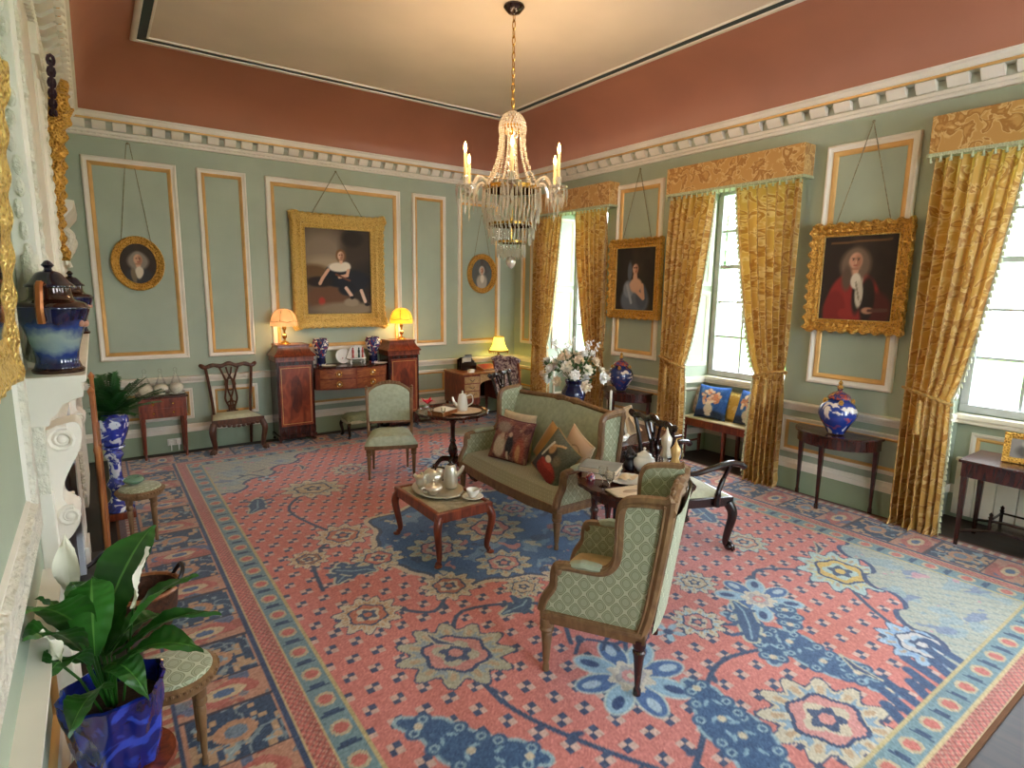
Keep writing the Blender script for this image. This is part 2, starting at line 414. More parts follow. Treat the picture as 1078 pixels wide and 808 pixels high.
# modillion brackets and egg-and-dart drops
def modil(place,n,a0,step,sc=1):
    for i in range(n):
        a=a0+i*step
        place(a,step*.33,.045*sc,.118*sc,3.703,3.778)
def mb_back(a,hw,d0,d1,z0,z1):
    c.add([(a-hw,YB-d0,z0),(a+hw,YB-d0,z0),(a+hw,YB-d0-.03,z0),(a-hw,YB-d0-.03,z0),(a-hw,YB-d0,z1),(a+hw,YB-d0,z1),(a+hw,YB-d1,z1),(a-hw,YB-d1,z1),(a-hw,YB-d1,z1-.022),(a+hw,YB-d1,z1-.022)],
          [(0,1,2,3),(3,2,9,8),(8,9,6,7),(0,3,8,7,4),(1,5,6,9,2),(4,7,6,5)],False)
def mb_right(a,hw,d0,d1,z0,z1):
    c.add([(XR-d0,a-hw,z0),(XR-d0,a+hw,z0),(XR-d0-.03,a+hw,z0),(XR-d0-.03,a-hw,z0),(XR-d0,a-hw,z1),(XR-d0,a+hw,z1),(XR-d1,a+hw,z1),(XR-d1,a-hw,z1),(XR-d1,a-hw,z1-.022),(XR-d1,a+hw,z1-.022)],
          [(0,1,2,3),(3,2,9,8),(8,9,6,7),(0,3,8,7,4),(1,5,6,9,2),(4,7,6,5)],False)
def mb_left(a,hw,d0,d1,z0,z1):
    d0*=LS;d1*=LS
    c.add([(XL+d0,a-hw,z0),(XL+d0,a+hw,z0),(XL+d0+.05,a+hw,z0),(XL+d0+.05,a-hw,z0),(XL+d0,a-hw,z1),(XL+d0,a+hw,z1),(XL+d1,a+hw,z1),(XL+d1,a-hw,z1),(XL+d1,a-hw,z1-.022),(XL+d1,a+hw,z1-.022)],
          [(0,1,2,3),(3,2,9,8),(8,9,6,7),(0,3,8,7,4),(1,5,6,9,2),(4,7,6,5)],False)
modil(mb_back,31,XL+.26,.186); modil(mb_right,44,YF+.2,.222); modil(mb_left,44,YF+.2,.222)
for i in range(104): c.ball((XL+.13+i*.056,YB-.036,3.672),(.02,.012,.022),6,4)
for i in range(150): c.ball((XR-.036,YF+.1+i*.066,3.672),(.012,.022,.022),6,4); c.ball((XL+.075,YF+.1+i*.066,3.672),(.03,.025,.024),6,4)
for i in range(70): # acanthus leaves on the deeper left cornice
    c.ball((XL+.20,YF+.1+i*.142,3.79),(.05,.05,.035),7,5)
cm=plain('plaster_recess_grey','#b4b6a4',.6)
struct(c,'trim_2',[M['white'],M['bead'],cm])
# wall panel mouldings
TN=[2]
def tname(): TN[0]+=1; return 'trim_%d'%TN[0]
POUT=[(0,0),(0,.022),(.008,.034),(.022,.036),(.036,.024),(.048,.02),(.055,.022)]
PIN=[(.055,.022),(.066,.028),(.082,.018),(.094,.006),(.096,0)]
mpB=lambda a,b,h:(a,YB-h,b)
mpR=lambda a,b,h:(XR-h,a,b)
mpL=lambda a,b,h:(XL+h,a,b)
def panel(mp,a0,a1,b0,b1,s=1,out=None,inn=None):
    o=MB(); o.ring(a0,a1,b0,b1,[(d*s,h) for d,h in (out or POUT)],mp); q=struct(o,tname(),M['white'])
    i=MB(); i.ring(a0,a1,b0,b1,[(d*s,h) for d,h in (inn or PIN)],mp); i.build('gilt_bead',M['bead'],q)
    return q
PT,PB=3.425,1.16
for a0,a1,s in ((0,.905,1),(1.116,1.663,.9),(1.887,3.745,1.15),(3.934,4.50,.9),(4.717,5.52,.9)): panel(mpB,a0,a1,PB,PT,s)
for a0,a1,s in ((7.60,7.89,.8),(4.96,5.75,1.1),(2.207,2.992,1.1)): panel(mpR,a0,a1,PB,PT,s)
panel(mpL,5.62,6.25,PB,PT,1)
# broad carved frame of the panel nearest on the fireplace wall
o=MB(); o.ring(.5,2.70,1.13,3.42,[(0,0),(0,.016),(.02,.026),(.05,.018),(.06,.022),(.14,.03),(.15,.012)],mpL,40,lambda p,k:(.004*math.sin(p[2]*70) if k in(4,5) else 0,0)); q=struct(o,tname(),M['carved'])
i=MB(); i.ring(.5,2.70,1.13,3.42,[(.15,.012),(.158,.012),(.165,.0)],mpL); i.build('inner_bead',M['white'],q)
# dado panels
DP=[(d*.7,h*.8) for d,h in POUT]; DI=[(d*.7,h*.8) for d,h in PIN]
for a0,a1 in ((0,.905),(1.116,1.663),(1.887,3.745),(3.934,4.50),(4.717,5.52)): panel(mpB,a0,a1,.40,.78,1,DP,DI)
for a0,a1 in ((7.25,7.95),(4.75,5.8),(2.0,3.2)): panel(mpR,a0,a1,.40,.78,1,DP,DI)
panel(mpL,.7,2.6,.40,.78,1,DP,DI)
# chair rail and skirting
RAIL=[(0,.845),(.02,.85),(.024,.875),(.045,.885),(.05,.905),(.06,.915),(.06,.93),(0,.938)]
SKI=[(0,.33),(.012,.325),(.02,.30),(.035,.29),(.035,.235),(.022,.23)]
SKG=[(.022,.23),(.022,0)]
def seg(name,prof,mp,a0,a1,mat,prof2=None,mat2=None):
    b=MB(); n=len(prof)
    vs=[mp(a0,z,d) for d,z in prof]+[mp(a1,z,d) for d,z in prof]
    b.add(vs,[(i,i+1,n+i+1,n+i) for i in range(n-1)]+[tuple(range(n)),tuple(range(2*n-1,n-1,-1))],False)
    ms=[mat]
    if prof2:
        b.mi=1; n=len(prof2); vs=[mp(a0,z,d) for d,z in prof2]+[mp(a1,z,d) for d,z in prof2]
        b.add(vs,[(i,i+1,n+i+1,n+i) for i in range(n-1)],False); ms.append(mat2)
    return struct(b,name,ms)
seg(tname(),RAIL,mpB,XL,XR,M['white']); seg('baseboard_back',SKI,mpB,XL,XR,M['white'],SKG,M['sage2'])
k=0
for a0,a1 in ((7.18,8.1),(4.67,5.94),(1.97,3.23),(-.69,.53)):
    seg(tname(),RAIL,mpR,a0,a1,M['white']); seg('baseboard_right'+('_%d'%k if k else ''),SKI,mpR,a0,a1,M['white'],SKG,M['sage2']); k+=1
for a0,a1 in ((YF,2.78),(5.34,6.3),(7.66,8.1)):
    seg(tname(),RAIL,mpL,a0,a1,M['white']); seg('baseboard_left'+('_%d'%(k) if k>4 else ''),SKI,mpL,a0,a1,M['white'],SKG,M['sage2']); k+=1
# windows : sash, bars, panes, sill, shutters, recess panelling
for n,cy in enumerate(WIN):
    f=MB(); x0,x1=XW-.03,XW+.06
    f.box(x0,x1,cy-WH,cy-WH+.07,SILL+.07,HEAD-.07); f.box(x0,x1,cy+WH-.07,cy+WH,SILL+.07,HEAD-.07)
    f.box(x0,x1,cy-WH,cy+WH,SILL,SILL+.07); f.box(x0,x1,cy-WH,cy+WH,HEAD-.07,HEAD)
    wo=struct(f,'window_%d'%(n+1),M['sashw'] if 'sashw' in M else M.setdefault('sashw',plain('grey_white_sash','#aeb2b4',.5)),bevel=.006)
    b=MB(); zs=[SILL+.07+(HEAD-SILL-.14)*i/5 for i in range(1,5)]
    for j,z in enumerate(zs):
        h=.022 if j==2 else .013
        b.box(XW+.0,XW+.04,cy-WH+.07,cy+WH-.07,z-h,z+h)
    for yy in (cy-.177,cy+.177): b.box(XW+.004,XW+.036,yy-.012,yy+.012,SILL+.07,HEAD-.07)
    b.build('glazing_bars',M['sashw'],wo)
    p=MB(); p.box(XW+.018,XW+.022,cy-WH+.06,cy+WH-.06,SILL+.06,HEAD-.06); p.build('pane',M['pane'],wo)
    s=MB(); s.box(XW-.11,XW,cy-WH,cy+WH,SILL-.06,SILL-.01); s.box(XW-.09,XW,cy-WH,cy+WH,SILL-.10,SILL-.06); s.build('window_sill',M['white'],wo,bevel=.01)
    # returns of the sill moulding and shutter panels on the reveals
    if n<3:
        q=MB()
        for sg in (-1,1):
            ye=cy+sg*WH
            mp=lambda a,b,h,ye=ye,sg=sg,k=WF[n]-WH:(a,ye+sg*k*(XW-a)/(XW-XR)-sg*h,b)
            q.prism([(XR+.01,0),(XR+.01,.05),(XW,.05),(XW,0)],lambda a,h,b:mp(a,b,h),SILL-.09,SILL-.02)
            q.ring(XR+.07,XW-.07,1.12,2.05,[(0,0),(0,.018),(.02,.024),(.045,.008),(.05,0)],mp); q.ring(XR+.07,XW-.07,2.12,3.15,[(0,0),(0,.018),(.02,.024),(.045,.008),(.05,0)],mp)
            q.ring(XR+.12,XW-.10,.36,.84,[(0,0),(0,.016),(.02,.02),(.04,.006),(.045,0)],mp)
            q.prism([(XR+.01,0),(XR+.01,.025),(XW,.025),(XW,0)],lambda a,h,b:mp(a,b,h),.23,.31)
        q.build('shutter_panel',M['white'],wo)
        mp=lambda a,b,h:(XW-h,a,b)
        g=MB(); g.ring(cy-WH+.12,cy+WH-.12,.40,.82,[(0,0),(0,.016),(.02,.02),(.04,.006)],mp); g.box(XW-.025,XW,cy-WH,cy+WH,.23,.31)
        g.mi=1; g.ring(cy-WH+.12,cy+WH-.12,.40,.82,[(.04,.006),(.055,.012),(.07,0)],mp); g.build('apron_panel',[M['white'],M['bead']],wo)
# doorcase at the far end of the fireplace wall
d=MB(); d.ring(6.42,7.52,0,2.42,[(0,0),(0,.05),(.03,.06),(.06,.04),(.13,.035),(.14,0)],mpL); dr=struct(d,'door_1',M['white'])
e=MB(); e.prism([(0,2.52),(.06,2.52),(.07,2.58),(.11,2.60),(.17,2.68),(.18,2.74),(0,2.76)],lambda a,b,h:(XL+a,h,b),6.34,7.60); e.prism([(0,2.42),(.045,2.42),(.045,2.52),(0,2.52)],lambda a,b,h:(XL+a,h,b),6.42,7.52); e.build('entablature',M['white'],dr)
for yy in (6.46,7.44):
    v=MB(); v.tube(arc([(XL+.09,yy,2.50),(XL+.13,yy,2.45),(XL+.10,yy,2.36),(XL+.07,yy,2.28),(XL+.085,yy,2.2)]),[.035]*13+[.03]*4+[.02]*8,8); v.build('scroll_bracket',M['carved'],dr)
l=MB(); l.box(XL,XL+.03,6.56,7.38,0,2.28); l.build('door_leaf',M['white'],dr)
l=MB()
for z0,z1 in ((.2,.9),(1.1,2.1)):
    for a,b in ((6.64,6.93),(7.01,7.30)): l.ring(a,b,z0,z1,[(0,.03),(.02,.045),(.04,.032),(.05,.02)],mpL)
l.build('door_panel',M['white'],dr)
l=MB(); l.ball((XL+.07,7.31,1.02),.03); l.tube([(XL+.02,7.31,1.02),(XL+.06,7.31,1.02)],.012); l.build('door_knob',M['brass'],dr)
# chimneypiece with overmantel
fp=thing('chimneypiece','tall ivory painted chimneypiece with scrolled brackets against the left wall','fireplace',(XL,0,0))
FY0,FY1=2.78,5.32
b=MB(); b.prism([(0,1.50),(.07,1.50),(.08,1.53),(.10,1.545),(.12,1.58),(.165,1.60),(.185,1.605),(.185,1.66),(.20,1.665),(.20,1.69),(0,1.69)],lambda a,b,h:(a,h,b),FY0,FY1); b.build('mantel_shelf',M['white'],fp,bevel=.004)
b=MB(); b.box(0,.05,FY0+.05,FY1-.05,1.22,1.50); b.ring(FY0+.35,FY1-.35,1.26,1.46,[(0,.05),(.01,.06),(.03,.05)],lambda a,b,h:(h,a,b),20); b.build('frieze',M['carved'],fp)
for a,bb in ((FY0+.05,FY0+.32),(FY1-.32,FY1-.05)):
    j=MB(); j.box(0,.055,a,bb,0,1.22); j.box(0,.075,a-.02,bb+.02,0,.16); j.ring(a+.04,bb-.04,.22,.85,[(0,.055),(.012,.068),(.03,.055)],lambda p,q,h:(h,p,q)); j.build('jamb',M['white'],fp,bevel=.004)
    k=MB()
    pr=arc([(.06,1.47,0),(.145,1.49,0),(.165,1.44,0),(.15,1.37,0),(.12,1.31,0),(.09,1.24,0),(.085,1.17,0),(.12,1.13,0),(.13,1.08,0),(.10,1.02,0),(.055,.98,0)],5)
    k.prism([(p[0],p[1]) for p in pr]+[(.03,.98),(.03,1.47)],lambda x,z,h:(x,h,z),a+.05,bb-.05,True)
    for yy in (a+.045,bb-.045):
        for (cx,cz,r) in ((.10,1.425,.052),(.098,1.105,.04)):
            sp=[(cx+r*(1-t/26)*math.cos(t*.62+1.2),yy,cz+r*(1-t/26)*math.sin(t*.62+1.2)) for t in range(24)]
            k.tube(sp,[.012*(1-.5*t/24) for t in range(24)],6); k.ball((cx,yy,cz),(.02,.012,.02),8,5)
    k.build('scroll_bracket',M['white'],fp)
    g=MB()
    for t in range(9): g.ball((.075,(a+bb)/2+.03*math.sin(t*2.1),.92-t*.05),(.022,.03,.026),7,5)
    g.build('leaf_drop',M['carved'],fp)
b=MB(); b.box(-.02,.015,FY0+.32,FY1-.32,0,1.22); b.build('firebox',M['black'],fp)
b=MB(); b.box(0,.05,FY0+.32,FY0+.5,0,1.22); b.box(0,.05,FY1-.5,FY1-.32,0,1.22); b.box(0,.05,FY0+.5,FY1-.5,1.04,1.22); b.build('marble_slip',plain('white_marble','#dfe3ea',.25,var=.08,scale=4),fp)
b=MB(); b.box(0,.235,FY0+.1,FY1-.1,0,.025); b.build('hearth',plain('slate_hearth','#3a3430',.4),fp,bevel=.005)
# overmantel
b=MB(); b.box(0,.06,FY0+.36,FY1-.22,1.69,3.59); b.build('overmantel',M['white'],fp)
for a,bb in ((FY0+.34,FY0+.62),(FY1-.5,FY1-.2)):
    b=MB(); b.box(.0,.075,a,bb,1.69,3.60); b.box(0,.10,a-.02,bb+.02,3.42,3.6); b.ring(a+.05,bb-.05,1.95,3.3,[(0,.075),(.01,.088),(.025,.075)],lambda p,q,h:(h,p,q)); pl=b.build('pilaster',M['white'],fp,bevel=.003)
    g=MB(); ym=(a+bb)/2
    for t in range(15): g.ball((.085,ym+.035*math.sin(t*1.9),3.2-t*.075),(.02,.04-.0012*t,.036),7,5)
    g.tube([(.085,ym,3.25),(.085,ym,2.1)],.012,6)
    if a<FY0+1:
        for t in range(12): g.ball((.04+.008*math.sin(t*1.9),a-.004,3.1-t*.085),(.022-.0006*t,.014,.04),7,5)
        g.ball((.04,a,3.3),(.03,.02,.07),8,6)
    g.ball((.09,ym,3.5),(.03,.07,.06),8,6); g.build('carved_drop',M['carved'],pl)
    s=MB(); s.tube(arc([(.05,a-.06,1.73),(.07,a-.09,1.85),(.06,a-.05,2.0),(.05,a-.01,2.15)]),[.05]*6+[.04]*6+[.03]*7,8); s.build('foot_scroll',M['carved'],fp)
b=MB(); b.ring(FY0+.6,FY1-.6,1.8,3.4,[(0,.035),(.0,.06),(.03,.075),(.08,.06),(.1,.04),(.14,.036)],lambda p,q,h:(h,p,q),30,lambda p,k:(.006*math.sin(p[2]*60) if k in(2,3) else 0,0)); pass

# boarded radiator casing low in the right-hand window
rc=thing('radiator_cover','white boarded radiator cover low in the right hand window recess','radiator cover',(XW-.035,1.25,0))
for i in range(7):
    b=MB(); b.cbox((-.012,-.46+i*.155,.30),(.022,.15,.5)); b.build('board',M['white'],rc,bevel=.004)
b=MB(); b.box(-.05,-.0,-.55,.55,.555,.585); b.build('cap_rail',M['white'],rc,bevel=.004)
# double socket on the back wall
sk=thing('wall_socket','white double socket low on the back wall behind the small table','socket',(.665,YB-.023,.13))
b=MB(); b.box(-.075,.075,-.012,0,-.042,.042); b.build('faceplate',M['porc'],sk,bevel=.004)
for x in (-.04,.04):
    b=MB(); b.box(x-.025,x+.025,-.045,-.012,-.03,.03); b.tube([(x,-.045,-.01),(x,-.06,-.04),(x,-.05,-.1)],.006); b.build('plug',M['porc'],sk,bevel=.004)
# ================================================================== RUG
RX0,RY0,RW,RL=.0,.66,5.76,7.24
K=Canvas(RW,RL,600,756,'#c46a60',RX0,RY0)
X,Y=K.X,K.Y
CORAL,NAVY,MID,LBL,CRM,TAN,GREY='#cb7a72','#34466a','#5a80ac','#98b4c6','#c6bca6','#b7926e','#94a09e'
FX0,FX1,FY0r,FY1r=.86,4.92,.92,7.22
field=(X>FX0)&(X<FX1)&(Y>FY0r)&(Y<FY1r)
K.put(field*1.,CORAL)
K.put(np.clip(fbm(X,Y*.6,.5,3)*1.0,0,.45)*field,'#bd6a58')
# checker lozenges in staggered groups of four
P,S=.145,.036
gx=X-FX0; gy=Y-FY0r
row=np.floor(gy/P); cxr=(gx+(row%2)*P/2)%P-P/2; cyr=gy%P-P/2
inb=(np.abs(cxr)<S)&(np.abs(cyr)<S)
K.put((inb&(cxr*cyr>0)&field)*.95,NAVY); K.put((inb&(cxr*cyr<=0)&field)*.8,'#c9b4a8')
rs=random.Random(5)
def palmette(cx,cy,r,ang=0,petal=CRM,alt=GREY,core='#c07064',line=NAVY,n=11,sx=1.0):
    dx,dy=X-cx,Y-cy; ca,sa=math.cos(ang),math.sin(ang); u=(dx*ca+dy*sa)/sx; v=-dx*sa+dy*ca
    m=(np.abs(u)<r*1.4)&(np.abs(v)<r*1.4)
    rr=np.hypot(u,v)/r; th=np.arctan2(v,u)
    edge=.86+.13*np.cos(n*th)
    K.put((m&(rr<edge+.05))*.85,line); K.put((m&(rr<edge-.0))*1.,petal)
    K.put((m&(rr<edge-.08)&(np.cos(n*th)<.1)&(rr>.55))*.9,alt)
    K.put((m&(rr<edge-.2)&(np.cos(n*th)>.75)&(rr>.6))*.7,TAN)
    e2=.56+.04*np.cos(6*th)
    K.put((m&(rr<e2))*1.,line); K.put((m&(rr<e2-.07))*1.,core)
    K.put((m&(rr<.34+.06*np.cos(4*th)))*.95,petal); K.put((m&(rr<.24+.05*np.cos(5*th)))*.95,line); K.put((m&(rr<.12))*1.,core)
def star(cx,cy,r,ang=0):
    dx,dy=X-cx,Y-cy; rr=np.hypot(dx,dy)/r; th=np.arctan2(dy,dx)+ang; m=rr<1.4
    for k in range(8):
        a=k*PI/4-ang; px,py=cx+r*.62*math.cos(a),cy+r*.62*math.sin(a); c='#8fb0c6' if k%2 else '#44669a'
        K.ell(px,py,r*.40,r*.24,'#b9c4c0',.12,a); K.ell(px,py,r*.36,r*.20,c,.12,a); K.ell(px+.1*r*math.cos(a),py+.1*r*math.sin(a),r*.17,r*.09,'#2d4674' if k%2 else '#a8bccb',.2,a)
    K.put((m&(rr<.36+.06*np.cos(8*th)))*1.,'#c9c0b0'); K.put((m&(rr<.24+.04*np.cos(4*th)))*1.,'#a9a4a4'); K.put((m&(rr<.15))*1.,'#c98a86'); K.put((m&(rr<.07))*1.,CRM)
def star_old(cx,cy,r,ang=0):
    dx,dy=X-cx,Y-cy; rr=np.hypot(dx,dy)/r; th=np.arctan2(dy,dx)+ang; m=rr<1.3
    e=.75+.25*np.cos(8*th); K.put((m&(rr<e+.07))*.95,'#a9bcc4'); s=np.cos(4*th)>0
    K.put((m&(rr<e)&s)*1.,LBL); K.put((m&(rr<e-.02)&~s)*1.,'#3f6092'); K.put((m&(rr<.36+.06*np.cos(4*th)))*1.,CRM); K.put((m&(rr<.2))*1.,'#c98a86'); K.put((m&(rr<.1))*1.,CRM)
def leaf(pts,w,c='#38557c',edge='#b0b4a4'):
    n=len(pts); ws=[max(w*math.sin(PI*(i+.35)/(n+.2)),.012) for i in range(n)]
    K.line(pts,[q+.018 for q in ws],edge,.1); K.line(pts,ws,c,.15)
    for i in range(n-1):
        (ax,ay),(bx,by)=pts[i],pts[i+1]; L=math.hypot(bx-ax,by-ay) or 1; nx,ny=-(by-ay)/L,(bx-ax)/L
        for sg in (-1,1): K.line([((ax+bx)/2,(ay+by)/2),((ax+bx)/2+nx*sg*(ws[i]+.05)+(bx-ax)*.5,(ay+by)/2+ny*sg*(ws[i]+.05)+(by-ay)*.5)],.016,c,.4)
        K.line([(ax,ay),(bx,by)],.007,'#7f9fb4',.5)
def vine(pts,r=.014,c='#33486a'):
    q=arc([(a,b,0) for a,b in pts],6); K.line([(p[0],p[1]) for p in q],r,c,.5)
    for i in range(4,len(q)-2,7):
        a=rs.uniform(0,6.3); K.ell(q[i][0]+.04*math.cos(a),q[i][1]+.04*math.sin(a),.038,.018,c,.4,a)
def lerpc(a,b,n): return [(a[0]+(b[0]-a[0])*i/(n-1)+.03*math.sin(i*1.7),a[1]+(b[1]-a[1])*i/(n-1)+.03*math.cos(i*1.3)) for i in range(n)]
# vines
for a in (((1.5,2.6),(1.75,2.95),(2.25,2.7),(2.1,2.3)),((1.5,2.55),(1.5,2.1),(1.65,1.7),(1.9,1.25)),((1.85,3.3),(1.6,3.05),(1.35,3.3)),((2.2,1.95),(2.6,2.3),(2.9,2.0)),((2.9,2.0),(3.2,1.75),(3.3,1.55)),((3.5,1.95),(3.85,2.2),(4.3,1.85)),((4.3,1.85),(4.0,1.5),(3.8,1.15)),((2.3,1.55),(2.7,1.7),(3.2,1.55)),((1.5,4.5),(1.2,4.25),(1.1,3.7)),((1.65,5.8),(1.3,5.3),(1.5,4.5)),((2.3,1.5),(1.9,1.3),(1.45,1.15)),((4.2,2.5),(4.45,3.1),(4.3,3.8)),((4.3,3.8),(4.5,4.6),(4.3,5.4)),((2.2,6.2),(2.8,6.5),(3.5,6.2))): vine(a)
# central medallion
mx,my=2.62,3.95; u=(X-mx)/1.12; v=(Y-my)/1.02; rr=np.hypot(u,v); th=np.arctan2(v,u)
ed=.88+.07*np.cos(8*th)+.03*np.cos(16*th)
K.put((rr<ed+.07)*.95,CRM); K.put((rr<ed+.03)*.95,NAVY); K.put((rr<ed)*1.,'#3f6698')
nz=fbm(X,Y,2.2,11); K.put(((rr<ed-.03)&(nz>.22))*.8,'#7d9cba'); K.put(((rr<ed-.05)&(fbm(X,Y,3.4,17)>.36))*.85,CRM); K.put(((rr<ed-.05)&(fbm(X,Y,3.1,23)>.42))*.85,'#c98078'); K.put(((rr<ed-.05)&(fbm(X,Y,2.6,29)>.4))*.8,NAVY)
for (a,b,r) in ((2.05,3.85,.24),(3.2,3.5,.22),(2.75,4.5,.26),(3.05,4.2,.2),(2.35,3.35,.22),(2.62,3.95,.3)): palmette(a,b,r,rs.uniform(0,3),'#b8b49c','#7d93a0','#c08078',NAVY,10)
for (a,b) in ((1.6,3.95),(3.62,3.95),(2.62,5.0),(2.62,2.92)): palmette(a,b,.2,0,CRM,GREY)
# palmettes of the field
for cx,cy,r,p,al,co in ((1.50,2.60,.30,'#a9a690','#8595a0','#c08078'),(1.84,3.28,.20,CRM,'#a39a84','#a66a58'),(2.26,2.98,.15,CRM,GREY,'#b9a58a'),(1.24,3.25,.22,CRM,TAN,'#b97058'),(1.52,4.50,.24,CRM,TAN,'#b97058'),(1.16,4.22,.16,CRM,TAN,'#8f6a58'),
  (4.34,1.84,.30,'#a9c3c4','#c9c08a','#d0b060'),(3.80,1.12,.24,'#9ab4cc','#7fa0c8','#c4c0c0'),(2.72,1.14,.30,CRM,'#7f9cb8','#c98a86'),(1.66,5.78,.28,CRM,GREY,'#b9a58a'),(4.2,2.55,.2,'#a9b8b0','#c9b08a','#c0907a'),(2.2,6.2,.22,CRM,GREY,'#c08078'),(3.5,6.2,.24,CRM,LBL,'#c08078'),(4.3,5.4,.26,CRM,LBL,'#c08078'),(4.3,3.8,.22,CRM,LBL,'#c08078'),(2.9,2.02,.17,CRM,LBL,'#c08078'),(3.3,2.35,.16,CRM,LBL,'#b9a58a')):
    palmette(cx,cy,r,rs.uniform(0,3),p,al,co,NAVY,11,1.0 if r<.26 else 1.15)
star(2.17,1.90,.32,.3); star(3.47,1.96,.28,.1); star(3.2,5.9,.28,.2)
def scrollleaf(pts,w):
    n=len(pts)
    K.line(pts,[w*math.sin(PI*(i+.5)/n)+.02 for i in range(n)],'#8fa9b6',.1); K.line(pts,[w*math.sin(PI*(i+.5)/n) for i in range(n)],'#34557e',.12)
    for i in range(n-1):
        (ax,ay),(bx,by)=pts[i],pts[i+1]; L=math.hypot(bx-ax,by-ay); nx,ny=-(by-ay)/L,(bx-ax)/L; q=w*math.sin(PI*(i+1)/n)
        for sg in (-1,1):
            cx,cy=(ax+bx)/2+nx*sg*q*.95,(ay+by)/2+ny*sg*q*.95
            K.ell(cx,cy,.045,.04,'#34557e',.2); K.ell(cx,cy,.026,.024,'#8fa9b6',.3); K.ell(cx,cy,.014,.013,'#34557e',.3)
            cx,cy=(ax+bx)/2+nx*sg*q*.35,(ay+by)/2+ny*sg*q*.35; K.ell(cx,cy,.028,.010,'#86a4b8',.3,math.atan2(by-ay,bx-ax)+sg*.7)
        if i%2==0: K.ell((ax+bx)/2,(ay+by)/2,.022,.022,'#c9b9a0',.3)
scrollleaf(lerpc((3.12,1.95),(3.22,1.00),12),.10); scrollleaf(lerpc((3.12,1.72),(2.95,1.55),4),.06); scrollleaf(lerpc((2.38,1.66),(2.18,1.00),9),.13); scrollleaf(lerpc((3.3,1.62),(3.55,1.85),4),.05); scrollleaf(lerpc((1.02,2.25),(1.42,1.70),6),.10); leaf(lerpc((1.22,3.72),(1.36,4.0),4),.07); leaf(lerpc((1.5,3.75),(1.3,3.95),4),.06); leaf(lerpc((3.3,2.0),(3.05,1.75),4),.06); leaf(lerpc((1.95,2.75),(2.2,2.85),4),.06); leaf(lerpc((1.0,5.4),(1.15,5.75),4),.07); leaf(lerpc((4.5,3.3),(4.4,3.0),4),.08)
# corner spandrels
def spandrel(cx,cy,sx,sy):
    u=(X-cx)*sx; v=(Y-cy)*sy; s=u+v*1.02
    w=.09*np.sign(np.sin((u-v)*9))*np.abs(np.sin((u-v)*9))**.4
    m=field&(s+w<1.26)
    K.put(m*1.,'#33456b'); m2=field&(s+w<1.21); K.put(m2*1.,'#a9ab9e')
    K.put((m2&(fbm(X,Y,2.4,31)>.2))*.75,'#8fa4b0'); K.put((m2&(((X*40).astype(int)+(Y*26).astype(int))%4==0))*.35,'#6f8c98'); K.put((m2&(fbm(X,Y,3.3,41)>.4))*.85,'#7383a4'); K.put((m2&(fbm(X,Y,3,47)>.46))*.9,'#c2909a')
for a in ((FX0,FY1r,1,-1),(FX1,FY0r,-1,1),(FX1,FY1r,-1,-1)): spandrel(*a)
leaf([(FX0+.25,FY0r+.1),(FX0+.5,FY0r+.25),(FX0+.6,FY0r+.5)],.14,NAVY)
for i in range(9): K.line([(3.0+i*.1,FY0r),(3.02+i*.1+.05,FY0r+.1+.05*(i%3))],.03,'#2c4a74',.3)
for i in range(46):
    cx,cy=rs.uniform(FX0+.3,FX1-.3),rs.uniform(FY0r+.3,FY1r-.4)
    if math.hypot((cx-mx)/1.3,(cy-my)/1.2)<1: continue
    k=i%3; a=rs.uniform(0,6.3)
    if k==0:
        for j in range(5): K.ell(cx+.06*math.cos(a+j*1.257),cy+.06*math.sin(a+j*1.257),.042,.022,[LBL,CRM,'#5d7fa8'][i%3],.3,a+j*1.257)
        K.ell(cx,cy,.03,.03,NAVY,.3)
    elif k==1: vine([(cx-.2,cy),(cx-.07,cy+.07),(cx+.07,cy-.07),(cx+.2,cy+.03)],.011)
    else: K.line([(cx-.12*math.cos(a),cy-.12*math.sin(a)),(cx,cy),(cx+.13*math.cos(a+.5),cy+.13*math.sin(a+.5))],[.012,.03,.008],'#b3ad98',.4); K.line([(cx-.09*math.cos(a),cy-.09*math.sin(a)),(cx,cy),(cx+.1*math.cos(a+.5),cy+.1*math.sin(a+.5))],[.006,.016,.004],NAVY,.4)
# borders : distance bands measured from the field outwards
bd=np.maximum(np.maximum(FX0-X,X-FX1),np.maximum((FY0r-Y)*1.0,Y-FY1r)); out=~field
side=np.where(np.maximum(FX0-X,X-FX1)>=np.maximum(FY0r-Y,Y-FY1r),Y,X)
def band(a,b,c,k=1.): K.put((out&(bd>=a)&(bd<b))*k,c)
band(0,.02,'#b8a878'); band(.02,.15,'#6f8c96'); 
inn=out&(bd>.03)&(bd<.14); ph=(side%.23)/.23; bb=(bd-.085)/.05
K.put((inn&(((ph-.5)*4.2)**2+bb**2<1))*1.,'#b9a88a'); K.put((inn&(((ph-.5)*7)**2+(bb*1.4)**2<1))*1.,'#c06a60'); K.put((inn&(np.abs(ph-.02)<.07)&(np.abs(bb)<.7))*1.,'#2b4668'); K.put((inn&(np.abs(ph-.98)<.05))*1.,'#2b4668')
band(.15,.165,'#c2ad80'); band(.165,.20,'#b4655a'); g=out&(bd>.165)&(bd<.25); K.put((g&((side*22+bd*30)%1<.4))*.8,'#8a4a48'); K.put((g&((side*22-bd*30)%1<.25))*.6,'#c9ad94'); band(.25,.262,'#c2ad80'); band(.262,.285,NAVY)
mb_=out&(bd>=.285)&(bd<.70); K.put(mb_*1.,'#b98870')
ph=(side%.62)/.62; bb=(bd-.49)/.205
blk=mb_&(np.abs(bb)<.96)&(ph<.6); K.put(blk*1.,'#2a4260')
